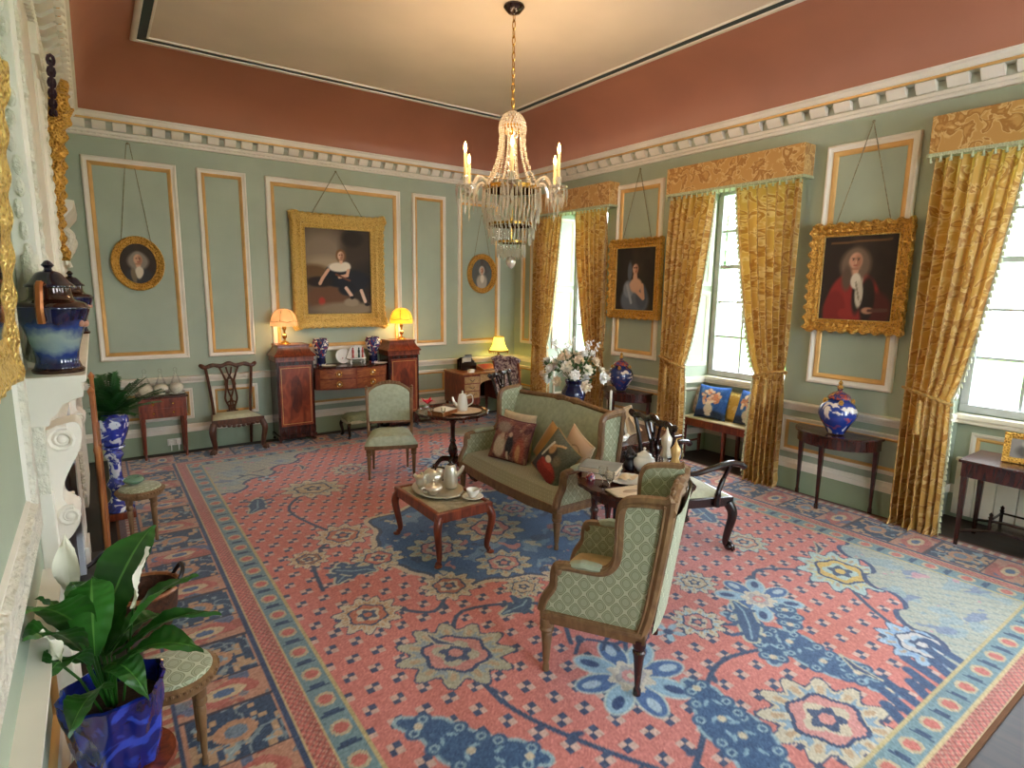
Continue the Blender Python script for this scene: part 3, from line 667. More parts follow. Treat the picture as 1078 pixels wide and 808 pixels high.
zz=fbm(X,Y,3.0,61); zq=fbm(np.floor(X/.03)*.03,np.floor(Y/.03)*.03,3.2,61); K.put((blk&(np.abs(zq)<.09))*.95,'#bf9a76'); K.put((blk&(np.abs(fbm(X,Y,2.6,91))<.04))*.8,'#8a9aa0'); K.put((blk&(((ph-.3)*8)**2+(bb*2.2)**2<1))*1.,'#b98a6a'); K.put((blk&(((ph-.3)*14)**2+(bb*4)**2<1))*1.,'#6f8296'); K.put((blk&(fbm(X,Y,4.5,67)>.45))*.9,'#8fa6b0')
K.put((mb_&(ph>=.6)&(fbm(X,Y,2.4,83)>.15))*.9,'#a35a4e'); K.put((mb_&(ph>=.6)&(fbm(X,Y,3.0,87)>.3))*.9,'#56688a'); K.put((mb_&(ph>=.6)&(((ph-.8)*8+.25*np.sin(bb*5))**2+(bb*1.25)**2<1))*1.,'#b5655a'); K.put((mb_&(ph>=.6)&(((ph-.8)*12)**2+(bb*2)**2<1))*1.,'#c9b490'); K.put((mb_&(ph>=.6)&(((ph-.8)*22)**2+(bb*4)**2<1))*1.,'#4f6a94')
K.put((mb_&(ph>=.6)&(fbm(X,Y,4,71)>.38))*.8,'#6d7a86'); K.put((mb_&(np.abs(ph-.6)<.02)|(mb_&(ph<.018)))*.9,'#3a2f3a')
band(.70,.725,NAVY); band(.725,.80,'#a8604c'); K.put((out&(bd>.725)&(bd<.80)&((side*14)%1<.45))*.9,'#b9a88a'); band(.80,.9,'#5a3026')
near=out&(Y<FY0r); 
K.grain(.035,3)
K.C=np.clip(K.C*(1+.05*fbm(X,Y,.8,5)[...,None]),0,1)
RUGM=painted('rug_wool',.8,0,.5,220,.12)
_b=RUGM.node_tree.nodes['Principled BSDF']; _b.inputs['Sheen Weight'].default_value=.45; _b.inputs['Sheen Roughness'].default_value=.4; _b.inputs['Sheen Tint'].default_value=(.85,.9,1,1)  # wool sheen; its bluish tint puts cool window light into the colour
rug=K.mesh('rug',RUGM,lambda X,Y:np.stack([X,Y,.012+0*X],-1),smooth=False)
tag(rug,'huge coral and blue floral carpet covering the floor','rug')
e=MB(); e.ring(RX0-.004,RX0+RW+.004,RY0-.012,RY0+RL+.004,[(0,0.0),(0,.0125),(.02,.0135)],lambda a,b,h:(a,b,h)); e.build('binding',plain('rug_binding','#6a4326',.9),rug)
# ================================================================== FURNITURE
G0=.0135   # top of the rug
def turned_leg(h,r=.028,foot=True):
    """tapering fluted leg with ring collars, top at z=h"""
    b=MB(); b.lathe([(r*.4,0),(r*.62,.0),(r*.62,.03),(r*.45,.045),(r*.62,.06),(r*.95,h*.62),(r*1.0,h*.70),(r*.75,h*.73),(r*1.25,h*.76),(r*1.35,h*.80),(r*1.1,h*.84),(r*1.3,h*.86),(r*1.3,h)],12)
    return b
def cabriole(h,ox,oy,r=.034,foot='claw'):
    b=MB(); p=arc([(0,0,h),(ox*.9,oy*.9,h*.84),(ox*1.0,oy*1.0,h*.68),(ox*.35,oy*.35,h*.36),(ox*.1,oy*.1,h*.16),(ox*.55,oy*.55,max(h*.07,.03)),(ox*.75,oy*.75,.028)],4)
    n=len(p); rr=[]
    for i in range(n):
        t=i/(n-1); rr.append(r*(1.15-.1*t*4 if t<.25 else 1.05-.85*(t-.25) if t<.75 else .6+.25*(t-.75)*4))
    b.tube(p,rr,10)
    if foot=='claw':
        b.ball((ox*.8,oy*.8,.03),(r*1.0,r*1.0,.03),12,8)
        for k in (-.7,0,.7):
            a=math.atan2(oy,ox)+k; b.tube(arc([(ox*.5,oy*.5,.07),(ox*.8+r*.9*math.cos(a),oy*.8+r*.9*math.sin(a),.045),(ox*.8+r*1.15*math.cos(a),oy*.8+r*1.15*math.sin(a),.008)],4),.009,6)
    else: b.ball((ox*.8,oy*.8,.014),(r*1.05,r*1.05,.014),12,6)
    return b
def splat(b,zb,zt,w,y0,y1):
    Y=lambda z:y0+(y1-y0)*(z-zb)/(zt-zb)
    def P(x,z): return (x,Y(z),z)
    H=zt-zb
    for s in (-1,1):
        b.tube(arc([P(s*w*.35,zb),P(s*w*.30,zb+H*.12),P(s*w*.62,zb+H*.3),P(s*w*.5,zb+H*.5),P(s*w*.42,zb+H*.68),P(s*w*.75,zb+H*.88),P(s*w*1.0,zt)],5),.013,6)
        b.tube(arc([P(s*w*.05,zb),P(s*w*.1,zb+H*.25),P(-s*w*.28,zb+H*.5),P(-s*w*.22,zb+H*.72),P(s*w*.12,zb+H*.85),P(s*w*.3,zt)],5),.011,6)
    b.tube([P(.055*math.cos(a*.5236)*w/.1,zb+H*.62+.075*math.sin(a*.5236)) for a in range(12)],.01,6,closed=True)
    b.tube([P(w*.45*math.cos(a*.5236),zb+H*.2+.03*math.sin(a*.5236)) for a in range(12)],.011,6,closed=True)
    b.cbox(P(0,zb+.015),(w*1.2,.03,.03))
def chippendale(name,label,loc,rz,wm,sm,w=.56,d=.46,sh=.43,bh=1.02,arms=False,front='claw',group=None,lean=.09,cover=None,ears=True):
    t=thing(name,label,'chair',loc,rz,group)
    b=MB(); h=sh-.03
    for s in (-1,1):
        c=cabriole(h-.05,s*.028,-.028,.036,front); c.build('front_leg',wm,t,loc=(s*(w/2-.03),-d/2+.03,0))
        c=MB(); p=arc([(0,.05,.0),(0,.015,h*.5),(0,0,h)],4); c.tube(p,[.017,.017,.018,.019,.02,.021,.021,.022,.022],4); c.build('rear_leg',wm,t,loc=(s*(w/2-.085),d/2-.02,0))
    b.prism([(-w/2,-d/2),(w/2,-d/2),(w/2-.055,d/2),(-w/2+.055,d/2)],lambda x,y,z:(x,y,z),h-.075,h)
    for i in range(9): b.ball((-w*.36+i*w*.09,-d/2-.004,h-.078-.012*math.cos((i-4)*.7)),(.03,.012,.018),8,5)
    b.build('seat_rail',wm,t,bevel=.006)
    n=9;g=[]
    for i in range(n):
        v=i/(n-1); row=[]
        for j in range(n):
            u=j/(n-1); hw=(w/2-.02)*(1-v)+(w/2-.075)*v
            row.append(((u*2-1)*hw,-d/2+.02+v*(d-.04),h+.002+.04*(1-(2*u-1)**6)*(1-(2*v-1)**6)))
        g.append(row)
    s_=MB(); s_.sheet(g); s_.build('seat',sm,t)
    ytop=d/2+lean; y0=d/2-.02; hw=w/2
    for s in (-1,1):
        p=MB(); p.tube(arc([(s*(hw-.085),y0,h-.05),(s*(hw-.08),y0+.01,h+.12),(s*(hw-.055),y0+lean*.6,h+(bh-h)*.6),(s*(hw-.035),ytop,bh-.05)],5),.019,6); p.build('back_post',wm,t)
    if cover is None:
        c=MB(); pts=arc([(-hw-.02,ytop+.015,bh-.015),(-hw+.03,ytop,bh-.045),(-hw*.6,ytop,bh-.02),(-hw*.3,ytop,bh-.035),(0,ytop,bh-.005),(hw*.3,ytop,bh-.035),(hw*.6,ytop,bh-.02),(hw-.03,ytop,bh-.045),(hw+.02,ytop+.015,bh-.015)],5)
        c.tube(pts,[.022+.006*abs(math.sin(i*.55)) for i in range(len(pts))],8)
        if ears:
            for s in (-1,1): c.ball((s*(hw+.015),ytop+.012,bh-.02),(.024,.018,.024),8,6)
        c.build('crest_rail',wm,t)
        c=MB(); splat(c,h+.01,bh-.05,.11,y0+.005,ytop); c.build('splat',wm,t)
    else:
        c=MB(); g=[[((u/6*2-1)*(hw-.045),y0-.02+lean*(v/8)-.03*math.sin(PI*u/6),h+.05+(bh-h-.06)*v/8) for u in range(7)] for v in range(9)]
        c.sheet(g); g=[[(p[0],p[1]+.05,p[2]) for p in r_] for r_ in g]; c.sheet(g); c.build('back_cover',cover,t)
        c=MB(); c.tube(arc([(-hw+.01,ytop,bh-.02),(-hw*.4,ytop,bh+.02),(0,ytop,bh),(hw*.4,ytop,bh+.02),(hw-.01,ytop,bh-.02)],4),.026,8); c.build('crest_rail',cover,t)
    if arms:
        for s in (-1,1):
            a=MB(); ah=h+.29
            p=arc([(s*(hw-.06),y0+.03,h+.24),(s*(hw+.01),y0-.10,h+.225),(s*(hw+.03),-.02,ah-.03),(s*(hw+.03),-d*.32,ah),(s*(hw+.045),-d*.5,ah-.012),(s*(hw+.05),-d*.56,ah-.035)],5)
            a.tube(p,[.018+.008*(i/len(p)) for i in range(len(p))],8,flat=1.25); ao=a.build('arm',wm,t)
            q=MB(); q.tube(arc([(s*(hw-.0),-d*.2,h-.06),(s*(hw+.01),-d*.20,h+.06),(s*(hw-.005),-d*.30,h+.16),(s*(hw+.03),-d*.36,ah-.01)],5),[.026]*5+[.02]*5+[.016]*6,8); q.build('arm_support',wm,ao)
    return t
chippendale('side_chair','carved mahogany side chair with pale seat against the back wall','side',(1.32,7.86,G0),0,M['mah'],M['pale'],w=.60,d=.40,sh=.455,bh=1.06,lean=.05) if False else None
c1=chippendale('dining_chair','carved mahogany chair with pierced back and cream seat against the back wall',(1.325,7.80,G0),0,wood('chair_walnut','#2e160d','#4f2a18','#6b3f25'),M['pale'],w=.60,d=.40,sh=.45,bh=1.06,lean=.05)
c2=chippendale('armchair','near black carved open armchair with sage seat behind the round table',(3.80,2.88,G0),R(73),M['ebony'],M['pale'],w=.60,d=.53,sh=.475,bh=1.06,arms=True,lean=.05)
c3=chippendale('dining_chair','near black pierced back chair standing behind the left end of the settee',(4.20,5.62,G0),R(28),M['ebony'],M['pale'],w=.50,d=.46,sh=.45,bh=1.02)
# ---- wing settee and wing armchair
def wing_seat(name,label,cat,loc,rz,w,d,crest=True,H=1.03,inner=None,seatm=None):
    t=thing(name,label,cat,loc,rz); wm=M['beech']; lat=M['lattice']; inner=inner or M['sagefab']; seatm=seatm or M['diaper']
    for x in (-w/2+.03,w/2-.03):
        turned_leg(.31,.03).build('front_leg',wm,t,loc=(x,-d/2+.03,0))
        b=MB(); b.lathe([(.014,0),(.02,0),(.02,.03),(.014,.045),(.026,.2),(.034,.24),(.026,.25),(.034,.27),(.034,.31)],12); b.build('rear_leg',M['mahd'],t,loc=(x,d/2-.03,0))
    b=MB(); n=16
    front=[(-w/2+w*i/n,-d/2-.035*math.sin(PI*i/n)) for i in range(n+1)]
    def lowz(i): return .285-.025*(math.exp(-((i-n/2)/1.6)**2))+.012*math.cos(i*2*PI/n*2)
    vs=[];
    for i,(x,y) in enumerate(front): vs+= [(x,y,lowz(i)),(x,y,.365),(x,y+.04,.365),(x,y+.04,lowz(i))]
    fs=[]
    for i in range(n):
        for k in range(4): fs.append((i*4+k,i*4+(k+1)%4,i*4+4+(k+1)%4,i*4+4+k))
    b.add(vs,fs,False); b.box(-w/2,-w/2+.045,-d/2,d/2,.29,.365); b.box(w/2-.045,w/2,-d/2,d/2,.29,.365); b.box(-w/2,w/2,d/2-.045,d/2,.29,.365); b.build('seat_rail',wm,t,bevel=.005)
    # seat cushion with rounded bulging front
    g=[];N=24
    for j in range(9):
        v=j/8; row=[]
        for i in range(N+1):
            u=i/N; bul=.035*math.sin(PI*u); y=-d/2+.0-bul+v*(d-.07+bul)
            z=.365+.095*min(1,(1-abs(2*v-1)**8*(1 if v<.5 else 0)))*(.82+.18*(1-(2*u-1)**6))
            if v==0: z=.36
            row.append((-w/2+.05+u*(w-.10),y,z))
        g.append(row)
    b=MB(); b.sheet(g); b.build('seat',seatm,t)
    
    # back
    yb0,yb1=d/2-.10,d/2+.07
    bh=lambda u:H-.055+(.035*math.sin(PI*u)**2 if crest else .0)
    g=[]
    for j in range(9):
        v=j/8; row=[]
        for i in range(17):
            u=i/16; z=.44+(bh(u)-.44)*v; y=yb0+(yb1-yb0)*(z-.44)/(H-.44)-.035*math.sin(PI*u)**.5*math.sin(PI*min(v*1.1,1))**.5
            row.append((-w/2+.05+u*(w-.1),y,z))
        g.append(row)
    b=MB(); b.sheet(g); b.build('back',inner,t)
    g=[[(-w/2+.02+(w-.04)*i/16,d/2+.03+.085*j/6+.03*math.sin(PI*i/16)**.6,.35+(bh(i/16)-.35)*j/6) for i in range(17)] for j in range(7)]
    b=MB(); b.sheet(g); b.build('back_panel',lat,t)
    b=MB(); pts=[(-w/2+.0+w*i/20,yb1+.02,bh(i/20)+.012) for i in range(21)]
    b.tube(pts,[.024+(.008*(1+math.cos(i*2.1)) if abs(i-10)<3.5 and crest else 0) for i in range(21)],8)
    if crest:
        for k in range(-3,4): b.ball((k*.045,yb1+.005,bh(.5)+.028-abs(k)*.006),(.03,.018,.02),8,5)
    b.build('crest_rail',wm,t)
    # wing sides
    P2=[(d/2-.02,.34),(d/2+.02,.5),(d/2+.085,H-.03),(d/2+.06,H),(d/2-.08,H-.01),(d/2-.135,H-.04),(d/2-.15,H-.12),(d/2-.15,.78),(d/2-.165,.69),(d/2-.22,.635),(d/2-.32,.625),(-d/2+.17,.625),(-d/2+.09,.615),(-d/2+.07,.57),(-d/2+.065,.5),(-d/2+.02,.42),(-d/2+.0,.34)]
    C=arc([(a,z,0) for a,z in P2],4)
    for s in (-1,1):
        xo=s*(w/2-.005); xi=s*(w/2-.05)
        b=MB(); b.prism([(p[0],p[1]) for p in C],lambda y,z,x:(x,y,z),min(xo,xi)+.0,max(xo,xi)); sd=b.build('wing_side',lat,t)
        f=MB(); f.tube([(s*(w/2-.022),p[0],p[1]) for p in C],.028,8,closed=True); f.build('wing_frame',wm,sd)
        f=MB(); f.tube([(s*(w/2+.003),p[0]*.93-.003,.34+(p[1]-.34)*.95+.012) for p in C],.008,6,closed=True); f.build('moulding_bead',wm,sd)
        a=MB(); a.tube(arc([(s*(w/2-.022),d/2-.22,.64),(s*(w/2-.022),d/2-.34,.645),(s*(w/2-.022),-d/2+.24,.645),(s*(w/2-.022),-d/2+.15,.635)],4),[.015]+[.024]+[.028]*9+[.024]+[.015],8,flat=1.15); a.build('arm_pad',M['sagefab'],sd)
        a=MB(); a.ball((s*(w/2-.022),-d/2+.085,.60),(.036,.035,.04),10,7); a.build('arm_scroll',wm,sd)
    return t
st=wing_seat('settee','two seat wing settee in sage damask with wooden frame behind the low tray table','settee',(3.10,4.02,G0),R(-90),1.50,.62,True,1.04)
wc=wing_seat('wing_armchair','wing armchair in trellis damask seen from behind in the foreground','armchair',(2.203,2.143,G0),R(212),.64,.55,True,1.04,inner=M['lattice'],seatm=M['pale_tan'] if 'pale_tan' in M else M.setdefault('pale_tan',plain('tan_silk','#bfa277',.6,var=.05,scale=20)))
# ---- gilt side chair
def gilt_chair(loc,rz):
    t=thing('side_chair','gilt wood side chair upholstered in pale green facing the camera','chair',loc,rz); wm=M['beech']; w,d=.50,.46
    for x in (-.235,.235): turned_leg(.35,.024).build('front_leg',wm,t,loc=(x,-.19,0))
    for x in (-.19,.19): turned_leg(.35,.02).build('rear_leg',wm,t,loc=(x,.2,0))
    b=MB(); b.prism([(-.28,-.22),(-.17,-.245),(.17,-.245),(.28,-.22),(.235,.22),(-.235,.22)],lambda x,y,z:(x,y,z),.335,.385); b.build('seat_rail',wm,t,bevel=.008)
    g=[]
    for j in range(13):
        v=j/12; row=[]
        for i in range(13):
            u=i/12; q=(2*u-1); hw=.285*(1-v)+.235*v
            row.append((q*hw,-.25+v*.46-.02*(1-q*q)*(1-v),.385+.10*(1-abs(q)**7)*(1-abs(2*v-1)**9)**.6+.02*(1-q*q)*math.sin(PI*v)))
        g.append(row)
    b=MB(); b.sheet(g); b.build('seat',M['sagefab'],t)
    yf=lambda z:.2+(z-.5)*.2
    for s in (-1,1):
        b=MB(); b.tube([(s*.235,yf(.36),.36),(s*.24,yf(.55),.55),(s*.25,yf(.9),.9)],.017,8); b.lathe([(.012,.0),(.02,.012),(.012,.024),(.018,.036),(.0,.055)],8,(s*.25,yf(.9),.895)); b.build('back_post',wm,t)
    prof=[(x*1.16,z) for x,z in [(-.2,.54),(.2,.54),(.205,.86),(.18,.90),(.12,.945),(.06,.965),(0,.97),(-.06,.965),(-.12,.945),(-.18,.90),(-.205,.86)]]
    b=MB(); b.tube([(x,yf(z),z) for x,z in prof],.019,8,closed=True)
    for k in range(-3,4): b.ball((k*.035,yf(.98)-.01,.985-abs(k)*.006),(.026,.018,.02),8,5)
    b.build('back_frame',wm,t)
    b=MB(); n=len(prof); cen=(0,yf(.76)-.035,.76)
    rings=[[(x*f,yf(.76+(z-.76)*f)-.035*(1-f*f)-.008,.76+(z-.76)*f) for x,z in prof] for f in (1,.85,.6,.3)]
    vs=[p for r_ in rings for p in r_]+[cen]; fs=[(k*n+i,k*n+(i+1)%n,(k+1)*n+(i+1)%n,(k+1)*n+i) for k in range(3) for i in range(n)]+[(3*n+i,3*n+(i+1)%n,4*n) for i in range(n)]
    b.add(vs,fs); b.add([(p[0],p[1]+.03,p[2]) for p in vs],fs); b.build('back_pad',M['sagefab'],t)
    return t
gilt_chair((2.53,5.80,G0),R(-22))
# ---- low tray table with fabric top
def coffee():
    x0,x1,y0,y1,h=1.885,2.365,3.53,4.27,.42
    t=thing('coffee_table','low mahogany cabriole leg table with cloth covered top','table',((x0+x1)/2,(y0+y1)/2,G0)); w,d=(x1-x0)/2,(y1-y0)/2
    for sx in (-1,1):
        for sy in (-1,1): cabriole(h-.03,sx*.03,sy*.03,.03,'pad').build('leg',M['mah'],t,loc=(sx*(w-.035),sy*(d-.035),0))
    b=MB(); b.ring(-w,w,-d,d,[(0,h-.075),(0,h-.005),(.008,h),(.03,h),(.04,h-.012)],lambda a,c,z:(a,c,z)); b.ring(-w,w,-d,d,[(.03,h-.075),(0,h-.075)],lambda a,c,z:(a,c,z)); b.build('apron',M['mah'],t)
    b=MB(); b.box(-w+.03,w-.03,-d+.03,d-.03,h-.04,h-.012); b.build('cloth_top',plain('cream_needlework','#c8bd9a',.7,var=.12,scale=18),t)
    b=MB(); b.box(-w+.035,w-.035,-d+.035,d-.035,h-.011,h-.006); b.build('glass_top',M['glass'],t)
    return h-.006+G0
CT=coffee()
# ---- pie-crust tables
def pie_rim(b,r,h,n=96,lobes=14):
    e=lambda a:r*(1+.018*math.cos(lobes*a)+.008*math.cos(2*lobes*a))
    prof=[(.0,0),(.93,0),(.955,.012),(.985,.02),(1.0,.014),(.985,-.01),(.9,-.022),(0,-.022)]
    vs=[];k=len(prof)
    for q,z in prof:
        for j in range(n):
            a=2*PI*j/n; vs.append((e(a)*q*math.cos(a),e(a)*q*math.sin(a),h+z))
    b.add(vs,[(i*n+j,i*n+(j+1)%n,(i+1)*n+(j+1)%n,(i+1)*n+j) for i in range(k-1) for j in range(n)])
def tripod(name,label,loc,r,h):
    t=thing(name,label,'table',loc)
    b=MB(); pie_rim(b,r,h); b.build('table_top',M['mahd'],t)
    b=MB(); b.cbox((0,0,h-.045),(.2,.2,.04)); b.lathe([(.06,h-.065),(.045,h-.10),(.026,h-.13),(.024,h-.30),(.036,h-.32),(.026,h-.34),(.048,h-.40),(.055,h-.44),(.03,h-.50),(.05,h-.53),(.055,.16),(.03,.13),(0,.12)][::-1],16); b.build('pillar',M['mahd'],t)
    for k in range(3):
        a=k*2*PI/3-PI/2+.3; c,s=math.cos(a),math.sin(a)
        b=MB(); b.tube(arc([(c*.03,s*.03,.19),(c*.13,s*.13,.20),(c*.22,s*.22,.10),(c*.28,s*.28,.03),(c*.33,s*.33,.018)],5),[.03]*6+[.024]*7+[.018]*8,8); b.ball((c*.33,s*.33,.016),(.03,.025,.016),8,5); b.build('leg',M['mahd'],t)
    return t
TP=(3.06,5.36); TPH=.715
tripod('tripod_table','round pie crust tripod table beyond the settee arm',(*TP,G0),.39,TPH)
PT2=(3.02,2.70); PTH=.69
t=thing('round_table','round scalloped dark table with turned legs behind the wing armchair','table',(*PT2,G0))
b=MB(); pie_rim(b,.41,PTH); b.build('table_top',M['mahd'],t)
b=MB(); b.lathe([(.30,PTH-.10),(.31,PTH-.10),(.31,PTH-.02),(.30,PTH-.02)],32); b.build('apron',M['mahd'],t)
for k in range(4):
    a=R(150+90*k); b=MB(); b.lathe([(.0,0),(.018,0),(.022,.02),(.014,.05),(.018,.3),(.03,.40),(.022,.46),(.034,.49),(.02,.52),(.026,.56),(.024,PTH-.02)],10); b.build('leg',M['mahd'],t,loc=(.285*math.cos(a),.285*math.sin(a),0))
# ---- half-moon console tables
def demilune(loc,rz,label):
    t=thing('console_table',label,'table',loc,rz,'half moon console tables on the window piers'); r=.40; h=.735; dm=M['mahd']
    def half(q): return [(q*math.cos(PI*i/24)*1.0,-q*.93*math.sin(PI*i/24)) for i in range(25)]
    b=MB(); b.prism(half(r),lambda x,y,z:(x,y,z),h-.022,h); b.build('table_top',dm,t,bevel=.005)
    b=MB(); b.prism(half(r-.025),lambda x,y,z:(x,y,z),h-.12,h-.022,True); b.build('apron',dm,t)
    for (x,y) in ((-r+.05,-.03),(r-.05,-.03),(0,-.33)):
        l=MB(); l.cbox((0,0,(h-.1)/2),(.042,.042,h-.1),0,.5); l.cbox((0,0,.03),(.03,.03,.06)); l.build('leg',dm,t,loc=(x,y,0),bevel=.003)
    return t
demilune((5.80,2.60,0),R(-90),'dark half moon console with the lidded jar between the nearer curtains')
demilune((5.80,5.34,0),R(-90),'dark half moon console table between the far window and the middle window')
# ---- small work table with two drawers
def work_table():
    t=thing('work_table','small mahogany two drawer work table against the back wall','table',(.555,7.90,G0)); h=.745; w,d=.24,.15
    b=MB(); b.box(-w-.02,w+.02,-d-.02,d+.02,h-.02,h); b.build('table_top',M['mahd'],t,bevel=.005)
    b=MB(); b.box(-w,w,-d,d,h-.25,h-.02); b.build('case',M['mah'],t,bevel=.003)
    for z0 in (h-.135,h-.24):
        b=MB(); b.box(-w+.04,w-.04,-d-.008,-d,z0,z0+.10); dr=b.build('drawer',M['mah'],t,bevel=.003)
        for x in (-.1,.1):
            k=MB(); k.ball((x,-d-.022,z0+.05),.014,8,6); k.build('knob',M['brass'],dr)
    for sx in (-1,1):
        for sy in (-1,1):
            l=MB(); l.lathe([(.012,0),(.018,.03),(.012,.04),(.015,.1),(.02,.3),(.026,.42),(.02,.44),(.028,.46),(.028,h-.24)],10); l.build('leg',M['mah'],t,loc=(sx*(w-.03),sy*(d-.03),0))
    return h+G0
WT=work_table()
# ---- sideboard with two pedestal cupboards
M['ovalv']=wood('oval_crotch_mahogany','#40170d','#6a2a16','#8a3c20',stretch=(6,6,3))
def pedestal(x,label):
    t=thing('pedestal_cupboard',label,'cabinet',(x,7.875,G0),0,'pedestal cupboards of the sideboard'); w,d=.235,.17; mm=M['mah']
    b=MB(); b.box(-w,w,-d,d,.10,1.07); b.build('carcass',M['mahd'],t,bevel=.004)
    b=MB(); b.box(-w+.03,w-.03,-d-.012,-d,.22,1.02); dr=b.build('door',M['flame'],t,bevel=.003)
    b=MB(); b.ring(-w+.05,w-.05,.25,.99,[(0,.012),(.0,.0135),(.006,.0135),(.006,.012)],lambda a,c,h:(a,-d-h,c)); b.build('inlay',M['bead'],dr)
    b=MB(); b.lathe([(.0,0),(.07,.0)],24) if False else None
    b=MB(); n=28; b.add([(.075*math.cos(2*PI*i/n),-d-.0135,.64+.25*math.sin(2*PI*i/n)) for i in range(n)],[tuple(range(n))]); b.build('oval_veneer',M['ovalv'],dr)
    b=MB(); b.box(-w-.015,w+.015,-d-.015,d,1.07,1.085); b.box(-w-.008,w+.008,-d-.008,d,1.085,1.13)
    pr=[(.025,1.13),(.03,1.145),(.012,1.165),(-.02,1.20),(-.04,1.25),(-.04,1.265),(-.032,1.27),(-.032,1.285)]
    vs=[]
    for o,z in pr: vs+= [(-w-o,-d-o,z),(w+o,-d-o,z),(w+o,d,z),(-w-o,d,z)]
    b.add(vs,[(k*4+i,k*4+(i+1)%4,k*4+4+(i+1)%4,k*4+4+i) for k in range(len(pr)-1) for i in range(4)]+[tuple(range(28,32))],False); b.build('stepped_top',mm,t)
    b=MB(); b.box(-w-.012,w+.012,-d-.012,d,.06,.10)
    b.ring(-w,w,.12,.20,[(0,0),(.0,.008),(.006,.008)],lambda a,c,h:(a,-d-h,c)); b.build('plinth',M['mahd'],t)
    for sx in (-1,1):
        for sy in (-1,1):
            f=MB(); f.tube(arc([(0,0,.07),(sx*.02,sy*.03,.04),(sx*.03,sy*.045,.012)],4),[.03,.03,.026,.024,.02,.018,.018,.018,.02],8); f.build('scroll_foot',M['mahd'],t,loc=(sx*(w-.04),sy*(d-.05),0))
    return 1.285+G0
SBX=2.805
PEDH=pedestal(2.055,'mahogany pedestal cupboard at the left end of the sideboard'); pedestal(3.59,'mahogany pedestal cupboard at the right end of the sideboard')
M['drw']=wood('satin_mahogany','#6e3018','#94502a','#b0703e',stretch=(4,14,14))
def sideboard():
    t=thing('sideboard','bow fronted mahogany sideboard with four drawers between two pedestals','sideboard',(SBX+.02,7.88,G0)); w=.525; h=.975
    def bow(q,dd): return [(-q,.17),(-q,-.12)]+[(-q+2*q*i/16,-.15-dd*math.sin(PI*i/16)**.7) for i in range(17)]+[(q,-.12),(q,.17)]
    b=MB(); b.prism(bow(w,.16),lambda x,y,z:(x,y,z),h-.025,h); b.build('worktop',M['mahd'],t,bevel=.005)
    b=MB(); b.prism(bow(w-.015,.145),lambda x,y,z:(x,y,z),h-.31,h-.025); b.build('case',M['mah'],t)
    f=lambda u:-.15-.145*math.sin(PI*u)**.7-.006
    for (u0,u1) in ((.06,.49),(.51,.94)):
        for z0,z1 in ((h-.155,h-.04),(h-.29,h-.175)):
            g=[[(-w+2*w*(u0+(u1-u0)*i/8),f(u0+(u1-u0)*i/8)-.004,z) for i in range(9)] for z in (z0,z1)]
            d=MB(); d.sheet(g); d.sheet([[(p[0],p[1]+.02,p[2]) for p in r_] for r_ in g]); dr=d.build('drawer_front',M['drw'],t)
            um=(u0+u1)/2; k=MB(); x=-w+2*w*um; y=f(um)-.01; z=(z0+z1)/2
            k.tube([(x+.036*math.cos(a*.524),y-.012,z+.036*math.sin(a*.524)) for a in range(12)],.006,6,closed=True); k.ball((x,y-.008,z),(.02,.012,.02),10,6); k.build('ring_handle',M['brass'],dr)
            k=MB(); k.ball((x,y-.018,z),(.011,.006,.011),8,5); k.build('handle_boss',M['porc'],dr)
    for (x,y) in ((-w+.03,.14),(w-.03,.14)):
        l=MB(); l.cbox((0,0,(h-.3)/2),(.045,.045,h-.3),0,.6); l.build('leg',M['ebony'],t,loc=(x,y,0))
    return h+G0
SBH=sideboard()
# ---- button-top footstool below the sideboard
t=thing('footstool','green buttoned footstool with dark cabriole legs beneath the sideboard','footstool',(2.86,7.60,G0)); 
for sx in (-1,1):
    for sy in (-1,1): cabriole(.22,sx*.02,sy*.02,.022,'pad').build('leg',M['ebony'],t,loc=(sx*.19,sy*.13,0))
b=MB(); b.box(-.215,.215,-.155,.155,.20,.25); b.build('apron',M['pale'],t,bevel=.01)
g=[[(-.22+.44*i/16,-.16+.32*j/10,.25+.075*(1-abs(i/8-1)**8)*(1-abs(j/5-1)**8)-.02*max(0,math.cos(i*PI/4)*math.cos(j*PI/5))) for i in range(17)] for j in range(11)]
b=MB(); b.sheet(g); b.build('seat',plain('sage_velvet','#7c8468',.8,var=.1,scale=20),t)
